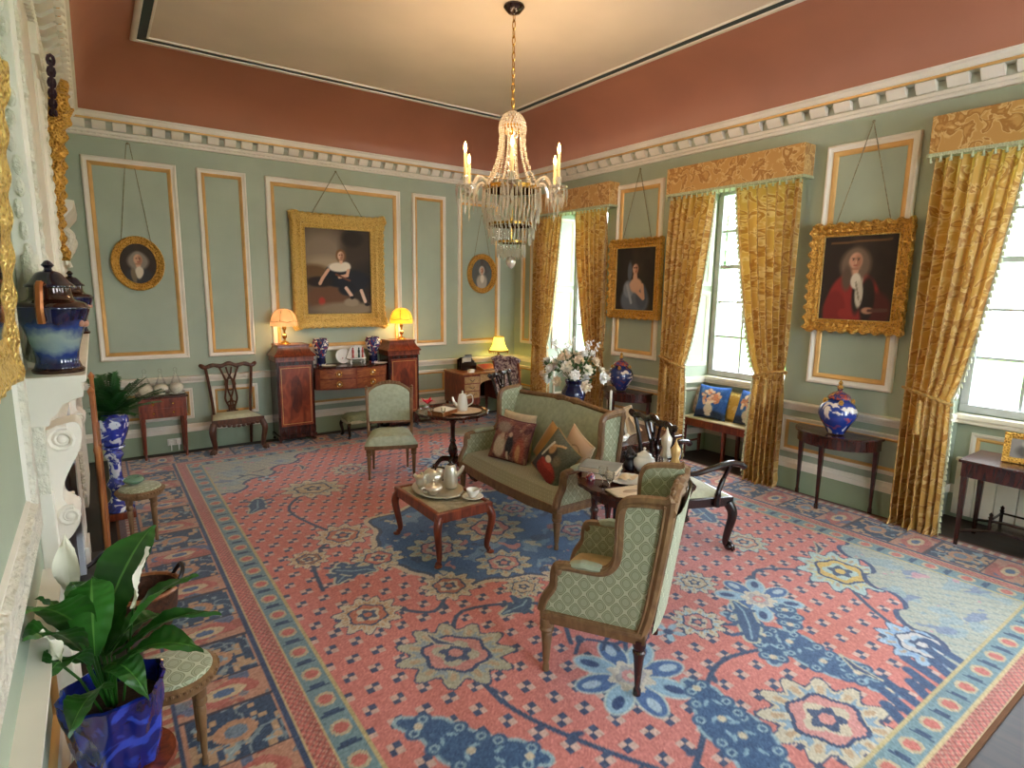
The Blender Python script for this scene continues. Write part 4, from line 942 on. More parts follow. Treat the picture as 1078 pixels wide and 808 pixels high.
# ---- kneehole writing desk in the far corner
M['burr']=wood('pale_burr_walnut','#8a6238','#b08a5c','#c4a076',stretch=(9,9,9))
def desk():
    x0,x1,y0,y1,h=4.42,5.46,7.42,8.0,.77
    t=thing('writing_desk','walnut kneehole writing desk in the far corner','desk',((x0+x1)/2,(y0+y1)/2,G0)); w,d=(x1-x0)/2,(y1-y0)/2
    b=MB(); b.box(-w-.02,w+.02,-d-.02,d,h-.025,h); b.build('desk_top',M['walnut'],t,bevel=.006)
    for s in (-1,1):
        b=MB(); xa,xb=(-w,-w+.30) if s<0 else (w-.30,w); b.box(xa,xb,-d,d,.28,h-.025); p=b.build('drawer_pedestal',M['mah'],t,bevel=.004)
        for k in range(3):
            q=MB(); z=h-.155-k*.115; q.box(xa+.02,xb-.02,-d-.01,-d,z,z+.10); dr=q.build('drawer',M['burr'],p,bevel=.003)
            q=MB(); xm=(xa+xb)/2; q.tube(arc([(xm-.04,-d-.012,z+.06),(xm,-d-.03,z+.035),(xm+.04,-d-.012,z+.06)],4),.005,6); q.build('drop_handle',M['black'],dr)
    b=MB()
    ar=[(-w+.30,h-.025),(w-.30,h-.025),(w-.30,h-.20)]+[((w-.30)*math.cos(PI*i/12),h-.20+.075*math.sin(PI*i/12)) for i in range(1,12)]+[(-w+.30,h-.20)]
    b.prism(ar,lambda x,z,y:(x,y,z),-d,-d+.02); b.build('kneehole_arch',M['burr'],t)
    b=MB(); b.box(-w+.30,w-.30,d-.02,d,.28,h-.03); b.build('back_board',M['ebony'],t)
    for x in (-w+.03,-w+.27,w-.27,w-.03):
        for y in (-d+.04,d-.04):
            l=MB(); l.lathe([(.012,0),(.02,.02),(.014,.06),(.024,.18),(.018,.2),(.026,.23),(.026,.29)],10); l.build('leg',M['mah'],t,loc=(x,y,0))
    return (x0,x1,y0,y1,h+G0)
DK=desk()
tp=Canvas(.6,.6,4,4,'#888888')
ndl=china('floral_needlework','#8a7a86','#d8d0c8','#4a2f3a',22,.9); 
chippendale('desk_chair','needlework covered desk chair drawn up to the writing desk',(5.10,6.98,G0),R(112),M['mah'],M['pale'],w=.5,d=.46,sh=.46,bh=1.04,front='pad',cover=ndl,lean=.1)
# ---- table behind the settee
def sofa_table():
    x0,x1,y0,y1,h=3.56,4.42,3.38,4.98,.70
    t=thing('sofa_table','long dark mahogany table standing behind the settee','table',((x0+x1)/2,(y0+y1)/2,G0)); w,d=(x1-x0)/2,(y1-y0)/2
    b=MB(); b.box(-w,w,-d,d,h-.028,h); b.build('table_top',M['mahd'],t,bevel=.01)
    b=MB(); b.ring(-w+.04,w-.04,-d+.04,d-.04,[(0,h-.16),(0,h-.028),(.02,h-.028),(.02,h-.16),(0,h-.16)],lambda a,c,z:(a,c,z)); b.build('apron',M['mahd'],t)
    for sx in (-1,1):
        for sy in (-1,1):
            l=MB(); l.cbox((0,0,(h-.1)/2),(.055,.055,h-.1),0,.6); l.build('leg',M['ebony'],t,loc=(sx*(w-.07),sy*(d-.07),0),bevel=.004)
    return h+G0
ST=sofa_table()
# ---- window bench
def bench():
    x0,x1,y0,y1,h=5.97,6.32,3.40,4.60,.50
    t=thing('window_bench','mahogany bench with cushions in the middle window recess','bench',((x0+x1)/2,(y0+y1)/2,0)); w,d=(x1-x0)/2,(y1-y0)/2
    b=MB(); b.box(-w,w,-d,d,h-.02,h); b.build('seat',plain('cream_squab','#d6c9a6',.7),t,bevel=.008)
    b=MB(); b.ring(-w,w,-d,d,[(0,h-.11),(0,h-.02),(.025,h-.02),(.025,h-.11),(0,h-.11)],lambda a,c,z:(a,c,z)); b.build('seat_rail',M['mah'],t)
    for sx in (-1,1):
        for sy in (-1,0,1):
            l=MB(); l.cbox((0,0,(h-.02)/2),(.045,.045,h-.02),0,.8); l.build('leg',M['mah'],t,loc=(sx*(w-.025),sy*(d-.03),0),bevel=.004)
    for sy in (-1,1):
        l=MB(); l.tube([(-w+.02,sy*(d-.03),.15),(w-.02,sy*(d-.03),.15)],.014,6); l.build('stretcher',M['mah'],t)
    b=MB(); b.box(w-.025,w,-d,d,h,h+.26) if False else b.tube([(w-.02,-d,.6),(w-.02,d,.6)],.012,6); 
    return (x0,x1,y0,y1,h)
BN=bench()
# ---- table in the near window with galleried undershelf
def hall_table():
    x0,x1,y0,y1,h=5.62,6.10,.66,1.56,.735
    t=thing('side_table','dark mahogany side table with galleried undershelf in the near window','table',((x0+x1)/2,(y0+y1)/2,0)); w,d=(x1-x0)/2,(y1-y0)/2
    b=MB(); b.box(-w-.02,w+.02,-d-.02,d+.02,h-.022,h); b.build('table_top',M['mahd'],t,bevel=.004)
    b=MB(); b.box(-w,w,-d,d,h-.14,h-.022); b.build('frieze',M['mahd'],t)
    for sx in (-1,1):
        for sy in (-1,1):
            l=MB(); l.cbox((0,0,(h-.1)/2),(.046,.046,h-.1),0,.55); l.build('leg',M['mahd'],t,loc=(sx*(w-.025),sy*(d-.025),0),bevel=.003)
    b=MB(); b.box(-.15,.15,-d+.20,d-.20,.17,.19)
    for sx in (-1,1):
        for sy in (-1,1): b.tube([(sx*(w-.03),sy*(d-.03),.13),(sx*.14,sy*(d-.22),.18)],.012,6)
    sh=b.build('undershelf',M['ebony'],t)
    b=MB()
    for sx in (-1,1):
        for sy in (-1,0,1):
            b.lathe([(.012,0),(.012,.08),(.018,.095),(.01,.105),(.016,.12),(.0,.14)],8,(sx*.14,sy*(d-.21),.19))
        b.tube([(sx*.14,-d+.21,.262),(sx*.14,d-.21,.262)],.009,6)
    for sy in (-1,1): b.tube([(-.14,sy*(d-.21),.262),(.14,sy*(d-.21),.262)],.009,6)
    b.build('gallery',M['ebony'],sh)
    return h
HT=hall_table()
# ---- round fabric-topped stools flanking the hearth
def stool(loc,label):
    t=thing('stool',label,'stool',loc,0,'gilt framed stools by the fireplace'); h=.44
    b=MB(); b.lathe([(.0,h-.07),(.15,h-.07),(.165,h-.05),(.165,h-.02),(.15,h-.012),(0,h-.012)],32)
    for i in range(44): a=2*PI*i/44; b.ball((.166*math.cos(a),.166*math.sin(a),h-.03),.009,6,4)
    b.build('seat_frame',M['beech'],t)
    b=MB(); b.lathe([(.148,h-.015),(.14,h+.002),(.09,h+.014),(0,h+.018)],32); b.build('seat',M['lattice'],t)
    for k in range(4):
        a=PI/4+k*PI/2; turned_leg(h-.06,.02).build('leg',M['beech'],t,loc=(.115*math.cos(a),.115*math.sin(a),0))
    return t
stool((.145,2.62,G0),'round gilt stool with trellis seat beside the blue glazed pot')
stool((.175,5.32,G0),'round gilt stool with pale seat in front of the blue jardiniere')
# ---- fire screen seen edge on
t=thing('fire_screen','narrow wooden cheval fire screen seen edge on before the hearth','fire screen',(-.03,4.55,0.025)); 
for y in (-.36,.36):
    b=MB(); b.lathe([(.016,.06),(.02,.1),(.014,.14),(.014,1.0),(.02,1.03),(.013,1.06),(.012,1.36),(.02,1.39),(.0,1.42)],10,(-.03,y,0)); b.build('post',M['walnut'],t)
    b=MB(); b.tube(arc([(-.17,y,.015),(-.13,y,.04),(-.03,y,.11),(.08,y,.04),(.12,y,.015)],5),.016,8); b.build('trestle_foot',M['ebony'],t)
b=MB(); b.box(-.04,-.02,-.345,.345,.36,1.06); b.build('screen_panel',M['mah'],t,bevel=.004)
b=MB(); b.ring(-.345,.345,.36,1.06,[(0,-.046),(0,-.01),(.03,-.01),(.03,-.02)],lambda a,c,h:(h,a,c)); b.build('screen_frame',M['walnut'],t)
# ---- log basket with iron handle
t=thing('log_basket','round wicker log basket with iron hoop handle by the hearth','basket',(.10,3.86,G0))
b=MB(); b.lathe([(.02,0.004),(.13,0.004),(.165,.12),(.18,.24),(.19,.25),(.17,.25),(.155,.12),(.12,.02),(0,.02)],28,mod=lambda a,z:1+.012*math.sin(a*28+z*120)); b.build('basket_body',plain('brown_wicker','#4a2c1c',.8,var=.3,scale=30,bmp=.6,bscale=60),t)
b=MB(); b.tube([(.183*math.cos(i*.2618),.183*math.sin(i*.2618),.25) for i in range(24)],.014,6,closed=True); b.build('gilt_rim',M['walnut'],t)
b=MB(); b.tube(arc([(.15,-.1,.24),(.2,-.06,.33),(.2,.06,.33),(.15,.1,.24)],5),.012,6); b.build('handle',M['black'],t)
# ================================================================== CURTAINS
def curtain(name,label,yo,dr,top,waist,zw,bot,seed=0):
    """yo outer edge (y), dr +1/-1 direction towards the window centre"""
    rs=random.Random(seed); t=thing(name,label,'curtain',(XR-.13,yo,0)); zt=3.146; nu,nv=112,46; nf=6.5
    ph=[rs.uniform(-.35,.35) for _ in range(12)]
    def inner(z):
        if z>=zw: return waist+(top-waist)*((z-zw)/(zt-zw))**.72
        q=(zw-z)/zw; return waist+(bot-waist)*(1-(1-q)**2.2)
    def pos(u,z):
        W=inner(z); ws=W/top; pinch=math.exp(-((z-zw)/.22)**2)
        o=.05*pinch*0
        a=(.034+.034*min(1,(zt-z)/.5))*(1-.45*pinch)
        f=math.sin(2*PI*nf*u+ph[int(u*11)]*0+.5*math.sin(5*u+seed)+.12*math.sin(z*.9+u*4))
        f=math.copysign(abs(f)**.75,f)
        return (-a*(f+.15*math.sin(4*PI*nf*u+.4))-.02*pinch+(.02 if z<.1 else 0), dr*(o+u*W+.012*math.sin(2*PI*nf*u*2+1)), z)
    zs=[.015+ (zt-.015)*j/(nv-1) for j in range(nv)]
    g=[[pos(i/(nu-1),z) for i in range(nu)] for z in zs]
    for i in range(nu):   # puddled hem
        x,y,z=g[0][i]; g[0][i]=(x-.03*(1+math.sin(i*.5)),y,.014+.006*math.sin(i*.7))
    b=MB(); b.sheet(g); o=b.build('cloth',M['damask'],t,auto=False,uv=False)
    me=o.data; uvl=me.uv_layers.new(name='UVMap'); n=len(me.loops); li=np.empty(n,np.int32); me.loops.foreach_get('vertex_index',li)
    uu=(li%nu)/(nu-1)*1.25; vv=(li//nu)/(nv-1)*3.15; uvl.data.foreach_set('uv',np.stack([uu,vv],1).astype(np.float32).ravel())
    fr=MB()
    lead=[pos(1,z) for z in zs]
    for j in range(nv-1):
        p,q=lead[j],lead[j+1]
    fr.sheet([[(p[0]-.004,p[1]-dr*.012,p[2]),(p[0]-.004,p[1]+dr*.008,p[2])] for p in lead])
    for k in range(58):
        z=.08+k*(zt-.12)/58; p=pos(1,z); fr.lathe([(.0,-.035),(.012,-.03),(.006,0),(.003,.008)],5,(p[0]-.004,p[1]+dr*.014,z))
    fr.build('tassel_fringe',M['fringe'],t)
    W=inner(zw); tb=MB(); pts=[]
    for i in range(28):
        a=2*PI*i/28; pts.append((-.03+.085*math.cos(a),dr*(W*.5+(W*.52+.01)*math.sin(a)),zw-.05*math.sin(a)*1-.02*math.cos(a)))
    tb.tube(pts,.014,6,closed=True); r_=tb.build('tieback',M['cordg'],t)
    ts=MB(); ts.lathe([(.0,-.30),(.03,-.29),(.022,-.12),(.014,-.10),(.026,-.07),(.02,-.03),(.008,0)],10,(-.125,dr*W*.45,zw-.03)); ts.build('tassel',M['cordg'],r_)
    return t
M['fringe']=plain('pale_fringe','#cfd2b4',.8,var=.1,scale=60)
M['cordg']=plain('gold_cord','#b08a4a',.6,var=.2,scale=60,bmp=.4,bscale=120)
for n,c in enumerate(WIN[:3]):
    nm=('far','middle','near')[n]
    curtain('curtain',{0:'gold damask curtain nearest the far corner, left of the furthest window',1:'gold damask curtain on the left of the middle window',2:'gold damask curtain falling to the carpet at the near window beside the red coated portrait'}[n],c+.80,-1,.60,.34,1.20,.36,n*3+1)
    if n<2: curtain('curtain',{0:'gold damask curtain on the right of the furthest window behind the flowers',1:'gold damask curtain on the right of the middle window'}[n],c-(.765 if n==0 else .80),1,.66 if n==0 else .71,.31,1.20,.36,n*3+2)
    p=thing('pelmet',{0:'gold damask pelmet over the furthest window, partly behind the chandelier',1:'gold damask pelmet over the middle window',2:'gold damask pelmet over the near window at the right edge'}[n],'pelmet',(XR-.004,c,0))
    b=MB(); b.box(-.19,-.0,-.83,.83,3.17,3.47); o=b.build('pelmet_board',M['damaskp'],p,bevel=.006)
    b=MB(); b.box(-.197,-.0,-.838,.838,3.15,3.178); b.build('braid',M['braid'],p)
    for k in range(24):
        if k==0: b=MB(); b.lathe([(.0,-.05),(.013,-.045),(.007,-.012),(.009,0)],6); t0=b.build('tassel',M['braid'],p,loc=(-.188,-.81,3.152))
        else: q=t0.copy(); COL.objects.link(q); q.parent=p; q.location=(-.188,-.81+k*1.62/23,3.152)
# ================================================================== PICTURES
def frame_profile(fw,dp): return [(0,0),(0,dp*.6),(fw*.06,dp*.95),(fw*.18,dp),(fw*.34,dp*.72),(fw*.45,dp*.6),(fw*.62,dp*.66),(fw*.74,dp*.42),(fw*.86,dp*.36),(fw*.93,dp*.42),(fw*1.0,dp*.22),(fw*1.0,.0)]
def picture(label,loc,rz,w,h,fw,paint,mf,dp=.07,hook=None,tilt=0,amp=.012,freq=46,corner=0,edge=0):
    t=thing('oil_painting',label,'painting',loc,rz)
    t.rotation_euler=(tilt,0,rz)
    mp=lambda a,b,hh:(a,-hh,b)
    b=MB(); ns=56
    def mod(p,k):
        e,tt,s=p; c=math.sin(s*freq)
        cor=math.exp(-((min(tt,1-tt))/.07)**2)*corner
        if k in (2,3): return (amp*c+cor,-(edge*(.5+.5*c)+cor*.6))
        if k in (1,): return (0,-(edge*(.5+.5*c)+cor*.6))
        if k in (5,6): return (amp*.5*math.sin(s*freq*1.7)+cor*.5,0)
        return (0,0)
    b.ring(-w/2,w/2,-h/2,h/2,frame_profile(fw,dp),mp,ns,mod); b.build('frame',mf,t,auto=False)
    b=MB(); b.ring(-w/2,w/2,-h/2,h/2,[(fw*.93,dp*.425),(fw*.97,dp*.43),(fw*1.0,dp*.25)],mp); b.build('slip',M['goldb'],t)
    cw,ch=w-2*fw+.01,h-2*fw+.01
    c=paint(cw,ch); c.mesh('canvas',M['oil'],lambda X,Y:np.stack([X-cw/2,0*X-dp*.2,Y-ch/2],-1),t,smooth=False)
    if hook:
        z=hook-loc[2]; dx=w*.27; q=MB()
        if w>.5:
            for s in (-1,1): q.tube([(0,-.012,z),(s*dx,-.02,h/2)],.005,5)
        q.ball((0,-.012,z),.014,6,5); q.build('hanging_cord',M['cord'],t)
    return t
M['oil']=painted('oil_paint',.8,0)
def base_port(w,h,bg,nx=72,ny=84):
    c=Canvas(w,h,nx,ny,bg); n=fbm(c.X/w,c.Y/h,1.2,9); c.put(np.clip(n,0,.5),'#4a3a2e'); return c
def head(c,x,y,s,skin='#c99a7c',hair='#5a4434',wig=1.0,hl=1.5):
    c.ell(x,y-.2*s*hl,s*.95*wig,s*(1.0+.5*hl)*.8,hair,.35); c.ell(x,y+.25*s,s*.75,s*.8,hair,.3)
    c.ell(x,y-.75*s,s*.3,s*.5,skin,.3); c.ell(x,y,s*.52,s*.70,skin,.25); c.ell(x+.2*s,y-.05*s,s*.28,s*.55,'#a8745a',.8)
    for k in (-.2,.2): c.ell(x+k*s,y+.12*s,s*.09,s*.05,'#3a2820',.5); c.ell(x+k*s,y+.24*s,s*.13,s*.03,hair,.6)
    c.ell(x+.02*s,y-.08*s,s*.06,s*.16,'#d8a98a',.8); c.ell(x,y-.36*s,s*.15,s*.045,'#9a4a40',.6); c.ell(x,y-.62*s,s*.4,s*.1,'#a8785e',.8)
def p_red(w,h):
    c=base_port(w,h,'#2c211b'); X=lambda f:f*w; Z=lambda f:f*h
    c.ell(X(.47),Z(.22),w*.36,h*.36,'#8e2b26',.12); c.ell(X(.22),Z(.1),w*.16,h*.25,'#7d2420',.2); c.ell(X(.78),Z(.12),w*.2,h*.22,'#52231e',.3)
    c.line([(X(.35),Z(.08)),(X(.65),Z(.1))],w*.07,'#8e2b26'); c.ell(X(.66),Z(.25),w*.10,h*.26,'#241b18',.3); c.ell(X(.52),Z(.32),w*.07,h*.24,'#29201c',.4)
    c.ell(X(.50),Z(.48),w*.085,h*.11,'#cfc3ae',.25); c.ell(X(.55),Z(.30),w*.05,h*.15,'#bfb39c',.3); c.line([(X(.50),Z(.45)),(X(.57),Z(.22))],w*.018,'#8f836e')
    head(c,X(.46),Z(.70),h*.145,'#c9967a','#75604f',1.25,1.5); c.ell(X(.36),Z(.50),w*.07,h*.14,'#5f4c3e',.6); c.ell(X(.485),Z(.47),w*.07,h*.09,'#d6cbb8',.25); c.ell(X(.54),Z(.33),w*.05,h*.14,'#c6bba6',.3); c.line([(X(.49),Z(.45)),(X(.55),Z(.25))],w*.012,'#8f836e')
    c.ell(X(.68),Z(.12),w*.08,h*.04,'#b48468',.4); c.line([(X(.7),Z(.12)),(X(.92),Z(.13))],w*.025,'#5a3a34'); c.line([(X(.1),Z(.92)),(X(.9),Z(.94))],h*.012,'#6a4a2c'); return c
def p_lady(w,h):
    c=base_port(w,h,'#241f1a'); X=lambda f:f*w; Z=lambda f:f*h
    c.ell(X(.50),Z(.16),w*.36,h*.26,'#5d6672',.2); c.ell(X(.34),Z(.34),w*.14,h*.14,'#7d8794',.3); c.ell(X(.68),Z(.22),w*.14,h*.2,'#4a5360',.3)
    c.line([(X(.3),Z(.4)),(X(.42),Z(.12))],w*.03,'#98a1ac'); c.ell(X(.52),Z(.40),w*.15,h*.12,'#caa084',.3)
    c.line([(X(.68),Z(.40)),(X(.72),Z(.2)),(X(.56),Z(.3))],w*.04,'#c79c80'); head(c,X(.50),Z(.66),h*.115,'#d2a88e','#3a2b22',1.0,.5); c.ell(X(.50),Z(.53),w*.055,h*.07,'#cba287',.3); c.ell(X(.52),Z(.42),w*.15,h*.08,'#cba287',.4); c.ell(X(.36),Z(.62),w*.06,h*.16,'#59606a',.5); return c
def p_boy(w,h):
    c=Canvas(w,h,110,120,'#5a4c3f'); X=lambda f:f*w; Z=lambda f:f*h
    n=fbm(c.X/w,c.Y/h,1.0,4); c.put(np.clip(n,0,.5),'#7d6e60')
    c.ell(X(.25),Z(.72),w*.35,h*.25,'#8a7b6a',.7); c.ell(X(.3),Z(.58),w*.3,h*.1,'#a8957c',.8); c.ell(X(.85),Z(.75),w*.3,h*.4,'#3f342c',.6); c.ell(X(.72),Z(.90),w*.16,h*.1,'#2a241e',.5)
    c.ell(X(.1),Z(.5),w*.25,h*.08,'#6a5034',.6); c.ell(X(.9),Z(.3),w*.3,h*.3,'#2c2621',.5); c.ell(X(.3),Z(.2),w*.34,h*.14,'#6b4a34',.4); c.ell(X(.22),Z(.15),w*.05,h*.05,'#a83a2c',.5); c.ell(X(.6),Z(.06),w*.5,h*.08,'#8a7a64',.5); c.ell(X(.68),Z(.14),w*.12,h*.05,'#9a8a74',.4)
    c.ell(X(.48),Z(.43),w*.24,h*.11,'#171b24',.2); c.ell(X(.42),Z(.50),w*.13,h*.09,'#171b24',.2); c.ell(X(.72),Z(.40),w*.26,h*.13,'#1a1f2a',.3); c.ell(X(.62),Z(.30),w*.14,h*.08,'#171b24',.3); c.ell(X(.2),Z(.38),w*.2,h*.06,'#221c1c',.4)
    c.ell(X(.50),Z(.555),w*.17,h*.055,'#e6dccb',.3); c.ell(X(.60),Z(.57),w*.08,h*.05,'#e6dccb',.3)
    c.line([(X(.33),Z(.52)),(X(.24),Z(.42)),(X(.20),Z(.36))],w*.024,'#d8ab90'); c.line([(X(.64),Z(.52)),(X(.62),Z(.46)),(X(.5),Z(.44))],w*.024,'#d8ab90')
    c.line([(X(.60),Z(.31)),(X(.68),Z(.22))],w*.026,'#e0c0ac'); c.line([(X(.84),Z(.28)),(X(.90),Z(.15))],w*.026,'#e0c0ac'); c.ell(X(.69),Z(.195),w*.035,h*.02,'#15151a',.3); c.ell(X(.93),Z(.11),w*.04,h*.018,'#15151a',.3)
    head(c,X(.53),Z(.69),h*.075,'#e0b69a','#7a5638',.85,.3); c.line([(X(.45),Z(.47)),(X(.66),Z(.40))],w*.015,'#6b4030'); return c
def p_wig(w,h):
    c=base_port(w,h,'#3a3028'); X=lambda f:f*w; Z=lambda f:f*h
    c.ell(X(.5),Z(.12),w*.4,h*.3,'#3b3a3c',.3); c.ell(X(.5),Z(.30),w*.11,h*.17,'#d4c8b4',.3); c.ell(X(.35),Z(.2),w*.08,h*.2,'#7a6a54',.5); head(c,X(.5),Z(.60),h*.18,'#cfa082','#8d8274',1.3,1.1); c.ell(X(.52),Z(.30),w*.11,h*.13,'#d8ccb8',.3); return c
def p_old(w,h):
    c=base_port(w,h,'#5c605e'); X=lambda f:f*w; Z=lambda f:f*h
    c.ell(X(.5),Z(.15),w*.28,h*.33,'#b3a796',.3); c.ell(X(.52),Z(.33),w*.09,h*.14,'#ddd2c2',.3); head(c,X(.5),Z(.62),h*.13,'#cfa78e','#b8b0a4',.95,.7); return c
def oval(label,loc,w,h,fw,paint,mf,hook):
    t=thing('oval_portrait',label,'painting',loc); n=64; pr=frame_profile(fw,.06); vs=[];b=MB()
    for d,hh in pr:
        for i in range(n):
            a=2*PI*i/n; m=.006*math.sin(i*PI/1.6) if .1<d/fw<.4 else 0
            vs.append(((w/2-d)*math.cos(a),-hh-m,(h/2-d)*math.sin(a)))
    k=len(pr); b.add(vs,[(r*n+i,r*n+(i+1)%n,(r+1)*n+(i+1)%n,(r+1)*n+i) for r in range(k-1) for i in range(n)]); b.build('frame',mf,t,auto=False)
    cw,ch=w-2*fw+.02,h-2*fw+.02; c=paint(cw,ch)
    def ov(X,Y):
        u=(X/cw*2-1); v=(Y/ch*2-1); return np.stack([u*np.sqrt(1-v*v/2)*cw/2,0*X-.014,v*np.sqrt(1-u*u/2)*ch/2],-1)
    c.mesh('canvas',M['oil'],ov,t,smooth=False)
    q=MB(); z=hook-loc[2]
    for s in (-1,1): q.tube([(s*.015,-.012,z),(s*w*.27,-.02,h*.42)],.004,5)
    q.ball((0,-.012,z),.014,6,5); q.build('hanging_cord',M['cord'],t)
oval('oval portrait of a wigged sitter hanging in the wide panel at the far left',(.45,YB,2.28),.53,.62,.085,p_wig,M['gold'],3.60)
oval('oval portrait of a pale haired sitter in the panel above the writing desk',(5.165,YB,2.29),.55,.63,.085,p_old,M['gold'],3.2)
picture('large gilt framed painting of a child in a dark dress above the sideboard',(2.80,YB-.03,2.25),0,1.28,1.52,.19,p_boy,M['goldb'],.10,3.58,tilt=0,amp=.008,freq=75,corner=.05,edge=.010)
picture('gilt framed portrait of a lady in grey between the far and middle curtains',(XR-.02,5.355,2.20),R(-90),.90,1.03,.115,p_lady,M['gold'],.07,3.58,amp=.010,freq=60,edge=.012)
picture('gilt framed portrait of a person in a red coat between the middle and near curtains',(XR-.02,2.60,2.19),R(-90),.87,1.00,.115,p_red,M['gold'],.075,3.57,amp=.014,freq=62,edge=.022,corner=.008)
# frames on the fireplace wall (leaning forward from their cords)
def mirror(label,loc,w,h,fw,tilt,mf,crest=0,chain=0,freq=60,dp=.09):
    t=thing('gilt_mirror',label,'mirror',loc); t.rotation_euler=(0,tilt,0)
    b=MB(); mp=lambda a,bb,hh:(hh,a,bb)
    def mod(p,k):
        e,tt,s=p; cor=math.exp(-((min(tt,1-tt))/.08)**2)*.33*dp
        mid=math.exp(-((tt-.5)/.14)**2)*crest if e==2 else 0
        return ((.15*dp*math.sin(s*freq) if k in(2,3,6) else 0)+cor*(k in (2,3)),-(mid+cor+.012*(.5+.5*math.sin(s*freq))) if k in (1,2,3) else 0)
    b.ring(-w/2,w/2,-h/2,h/2,frame_profile(fw,dp),mp,60,mod); b.build('frame',mf,t,auto=False)
    b=MB(); b.box(.004,.014,-w/2+fw*.95,w/2-fw*.95,-h/2+fw*.95,h/2-fw*.95); b.build('mirror_glass',plain('mirror_plate_'+str(len(bpy.data.materials)),'#9a9c94',.06,metal=1,var=.02),t)
    if chain:
        q=MB(); L=chain
        for i in range(int(L/.045)):
            z=h/2-.05+i*.045; rot=(i%2)*PI/2
            z=h/2-.25+i*.0225; yy=-.05-i*.040
            pts=[(.03+.016*math.cos(a*.785)*math.sin(rot),yy+.018*math.cos(a*.785)*math.cos(rot)-.028*math.sin(a*.785),z+.02*math.sin(a*.785)) for a in range(8)]
            q.tube(pts,.011,5,closed=True)
        q.build('hanging_chain',plain('dark_chain','#3a2a3a',.5,metal=.5),t)
    return t
mirror('large gilt mirror at the extreme left edge, nearest the camera',(XL+.034,1.72,2.21),1.36,.92,.14,R(3.2),M['goldb'],freq=52,dp=.03)
mirror('gilt mirror with crest hung on a dark chain beyond the chimneypiece',(XL+.06,5.40,2.78),.48,1.05,.10,R(6),M['gold'],crest=.16,chain=.72)
# ================================================================== LAMPS
def dome_lamp(loc,label,c,e,light):
    t=thing('table_lamp',label,'lamp',loc,0,'sideboard lamps')
    b=MB(); b.lathe([(0,0),(.07,0),(.07,.012),(.05,.022),(.05,.03),(.018,.045),(.014,.07),(.03,.09),(.03,.12),(.012,.135),(.014,.17),(.028,.21),(.02,.25),(.01,.27),(.01,.31)],16); b.build('brass_column',M['brass'],t)
    m,nt,bs,N,L=newmat('lamp_shade_glass'); n=noise(nt,7,3,coords(nt)); col=ramp(nt,n.outputs['Fac'],[(.35,shade(c,.9)),(.65,c)])
    L.new(col,bs.inputs['Base Color']); L.new(col,bs.inputs['Emission Color']); bs.inputs['Emission Strength'].default_value=e; bs.inputs['Roughness'].default_value=.5
    b=MB(); b.lathe(interp([(.165,.24),(.163,.30),(.14,.38),(.10,.43),(.05,.455),(.0,.46)],4),28,mod=lambda a,z:1+(.03*math.cos(6*a) if z<.31 else .015*math.cos(6*a))); b.build('lamp_shade',m,t)
    b=MB()
    for k in range(6): a=2*PI*k/6; b.tube([(.165*math.cos(a),.165*math.sin(a),.245),(.163*math.cos(a),.163*math.sin(a),.31),(.142*math.cos(a),.142*math.sin(a),.385),(.1*math.cos(a),.1*math.sin(a),.434),(.0,.0,.463)],.004,5)
    b.tube([(.168*math.cos(i*.2244),.168*math.sin(i*.2244),.30+.008*math.cos(6*i*.2244)) for i in range(28)],.004,5,closed=True); b.build('shade_ribs',M['gold'],t)
    l=bpy.data.lights.new('bulb_light','POINT'); l.energy=light; l.color=(1,.62,.25); l.shadow_soft_size=.05; lo=bpy.data.objects.new('bulb_light',l); COL.objects.link(lo); lo.parent=t; lo.location=(0,0,.22)
dome_lamp((1.98,7.86,PEDH),'brass lamp with peach scalloped dome shade on the left pedestal','#eda565',.5,5)
dome_lamp((3.62,7.84,PEDH),'brass lamp with glowing yellow dome shade on the right pedestal','#f2aa28',.95,8)
t=thing('desk_lamp','dark urn lamp with yellow fringed bell shade on the writing desk','lamp',(5.33,7.82,DK[4]))
b=MB(); b.lathe(interp([(.045,0),(.05,.015),(.025,.03),(.05,.09),(.052,.14),(.03,.20),(.015,.23),(.012,.30)],3),16); b.build('urn_base',M['mahd'],t)
m,nt,bs,N,L=newmat('lit_silk_shade'); bs.inputs['Base Color'].default_value=hx4('#f7d860'); bs.inputs['Emission Color'].default_value=hx4('#f8d348'); bs.inputs['Emission Strength'].default_value=1.5
b=MB(); b.lathe(interp([(.155,.27),(.115,.34),(.09,.42),(.078,.50)],4),24,mod=lambda a,z:1+.03*abs(math.cos(4*a))); b.build('lamp_shade',m,t)
b=MB(); b.tube([(.158*math.cos(i*.2618),.158*math.sin(i*.2618),.272) for i in range(24)],.012,6,closed=True); b.tube([(.08*math.cos(i*.2618),.08*math.sin(i*.2618),.50) for i in range(24)],.009,6,closed=True)
for i in range(30): a=2*PI*i/30; b.lathe([(0,-.035),(.007,-.03),(.004,0)],4,(.157*math.cos(a),.157*math.sin(a),.265))
b.build('fringe',M['cordg'],t)
l=bpy.data.lights.new('bulb_light','POINT'); l.energy=38; l.color=(1,.72,.14); l.shadow_soft_size=.05; lo=bpy.data.objects.new('bulb_light',l); COL.objects.link(lo); lo.parent=t; lo.location=(0,0,.30)
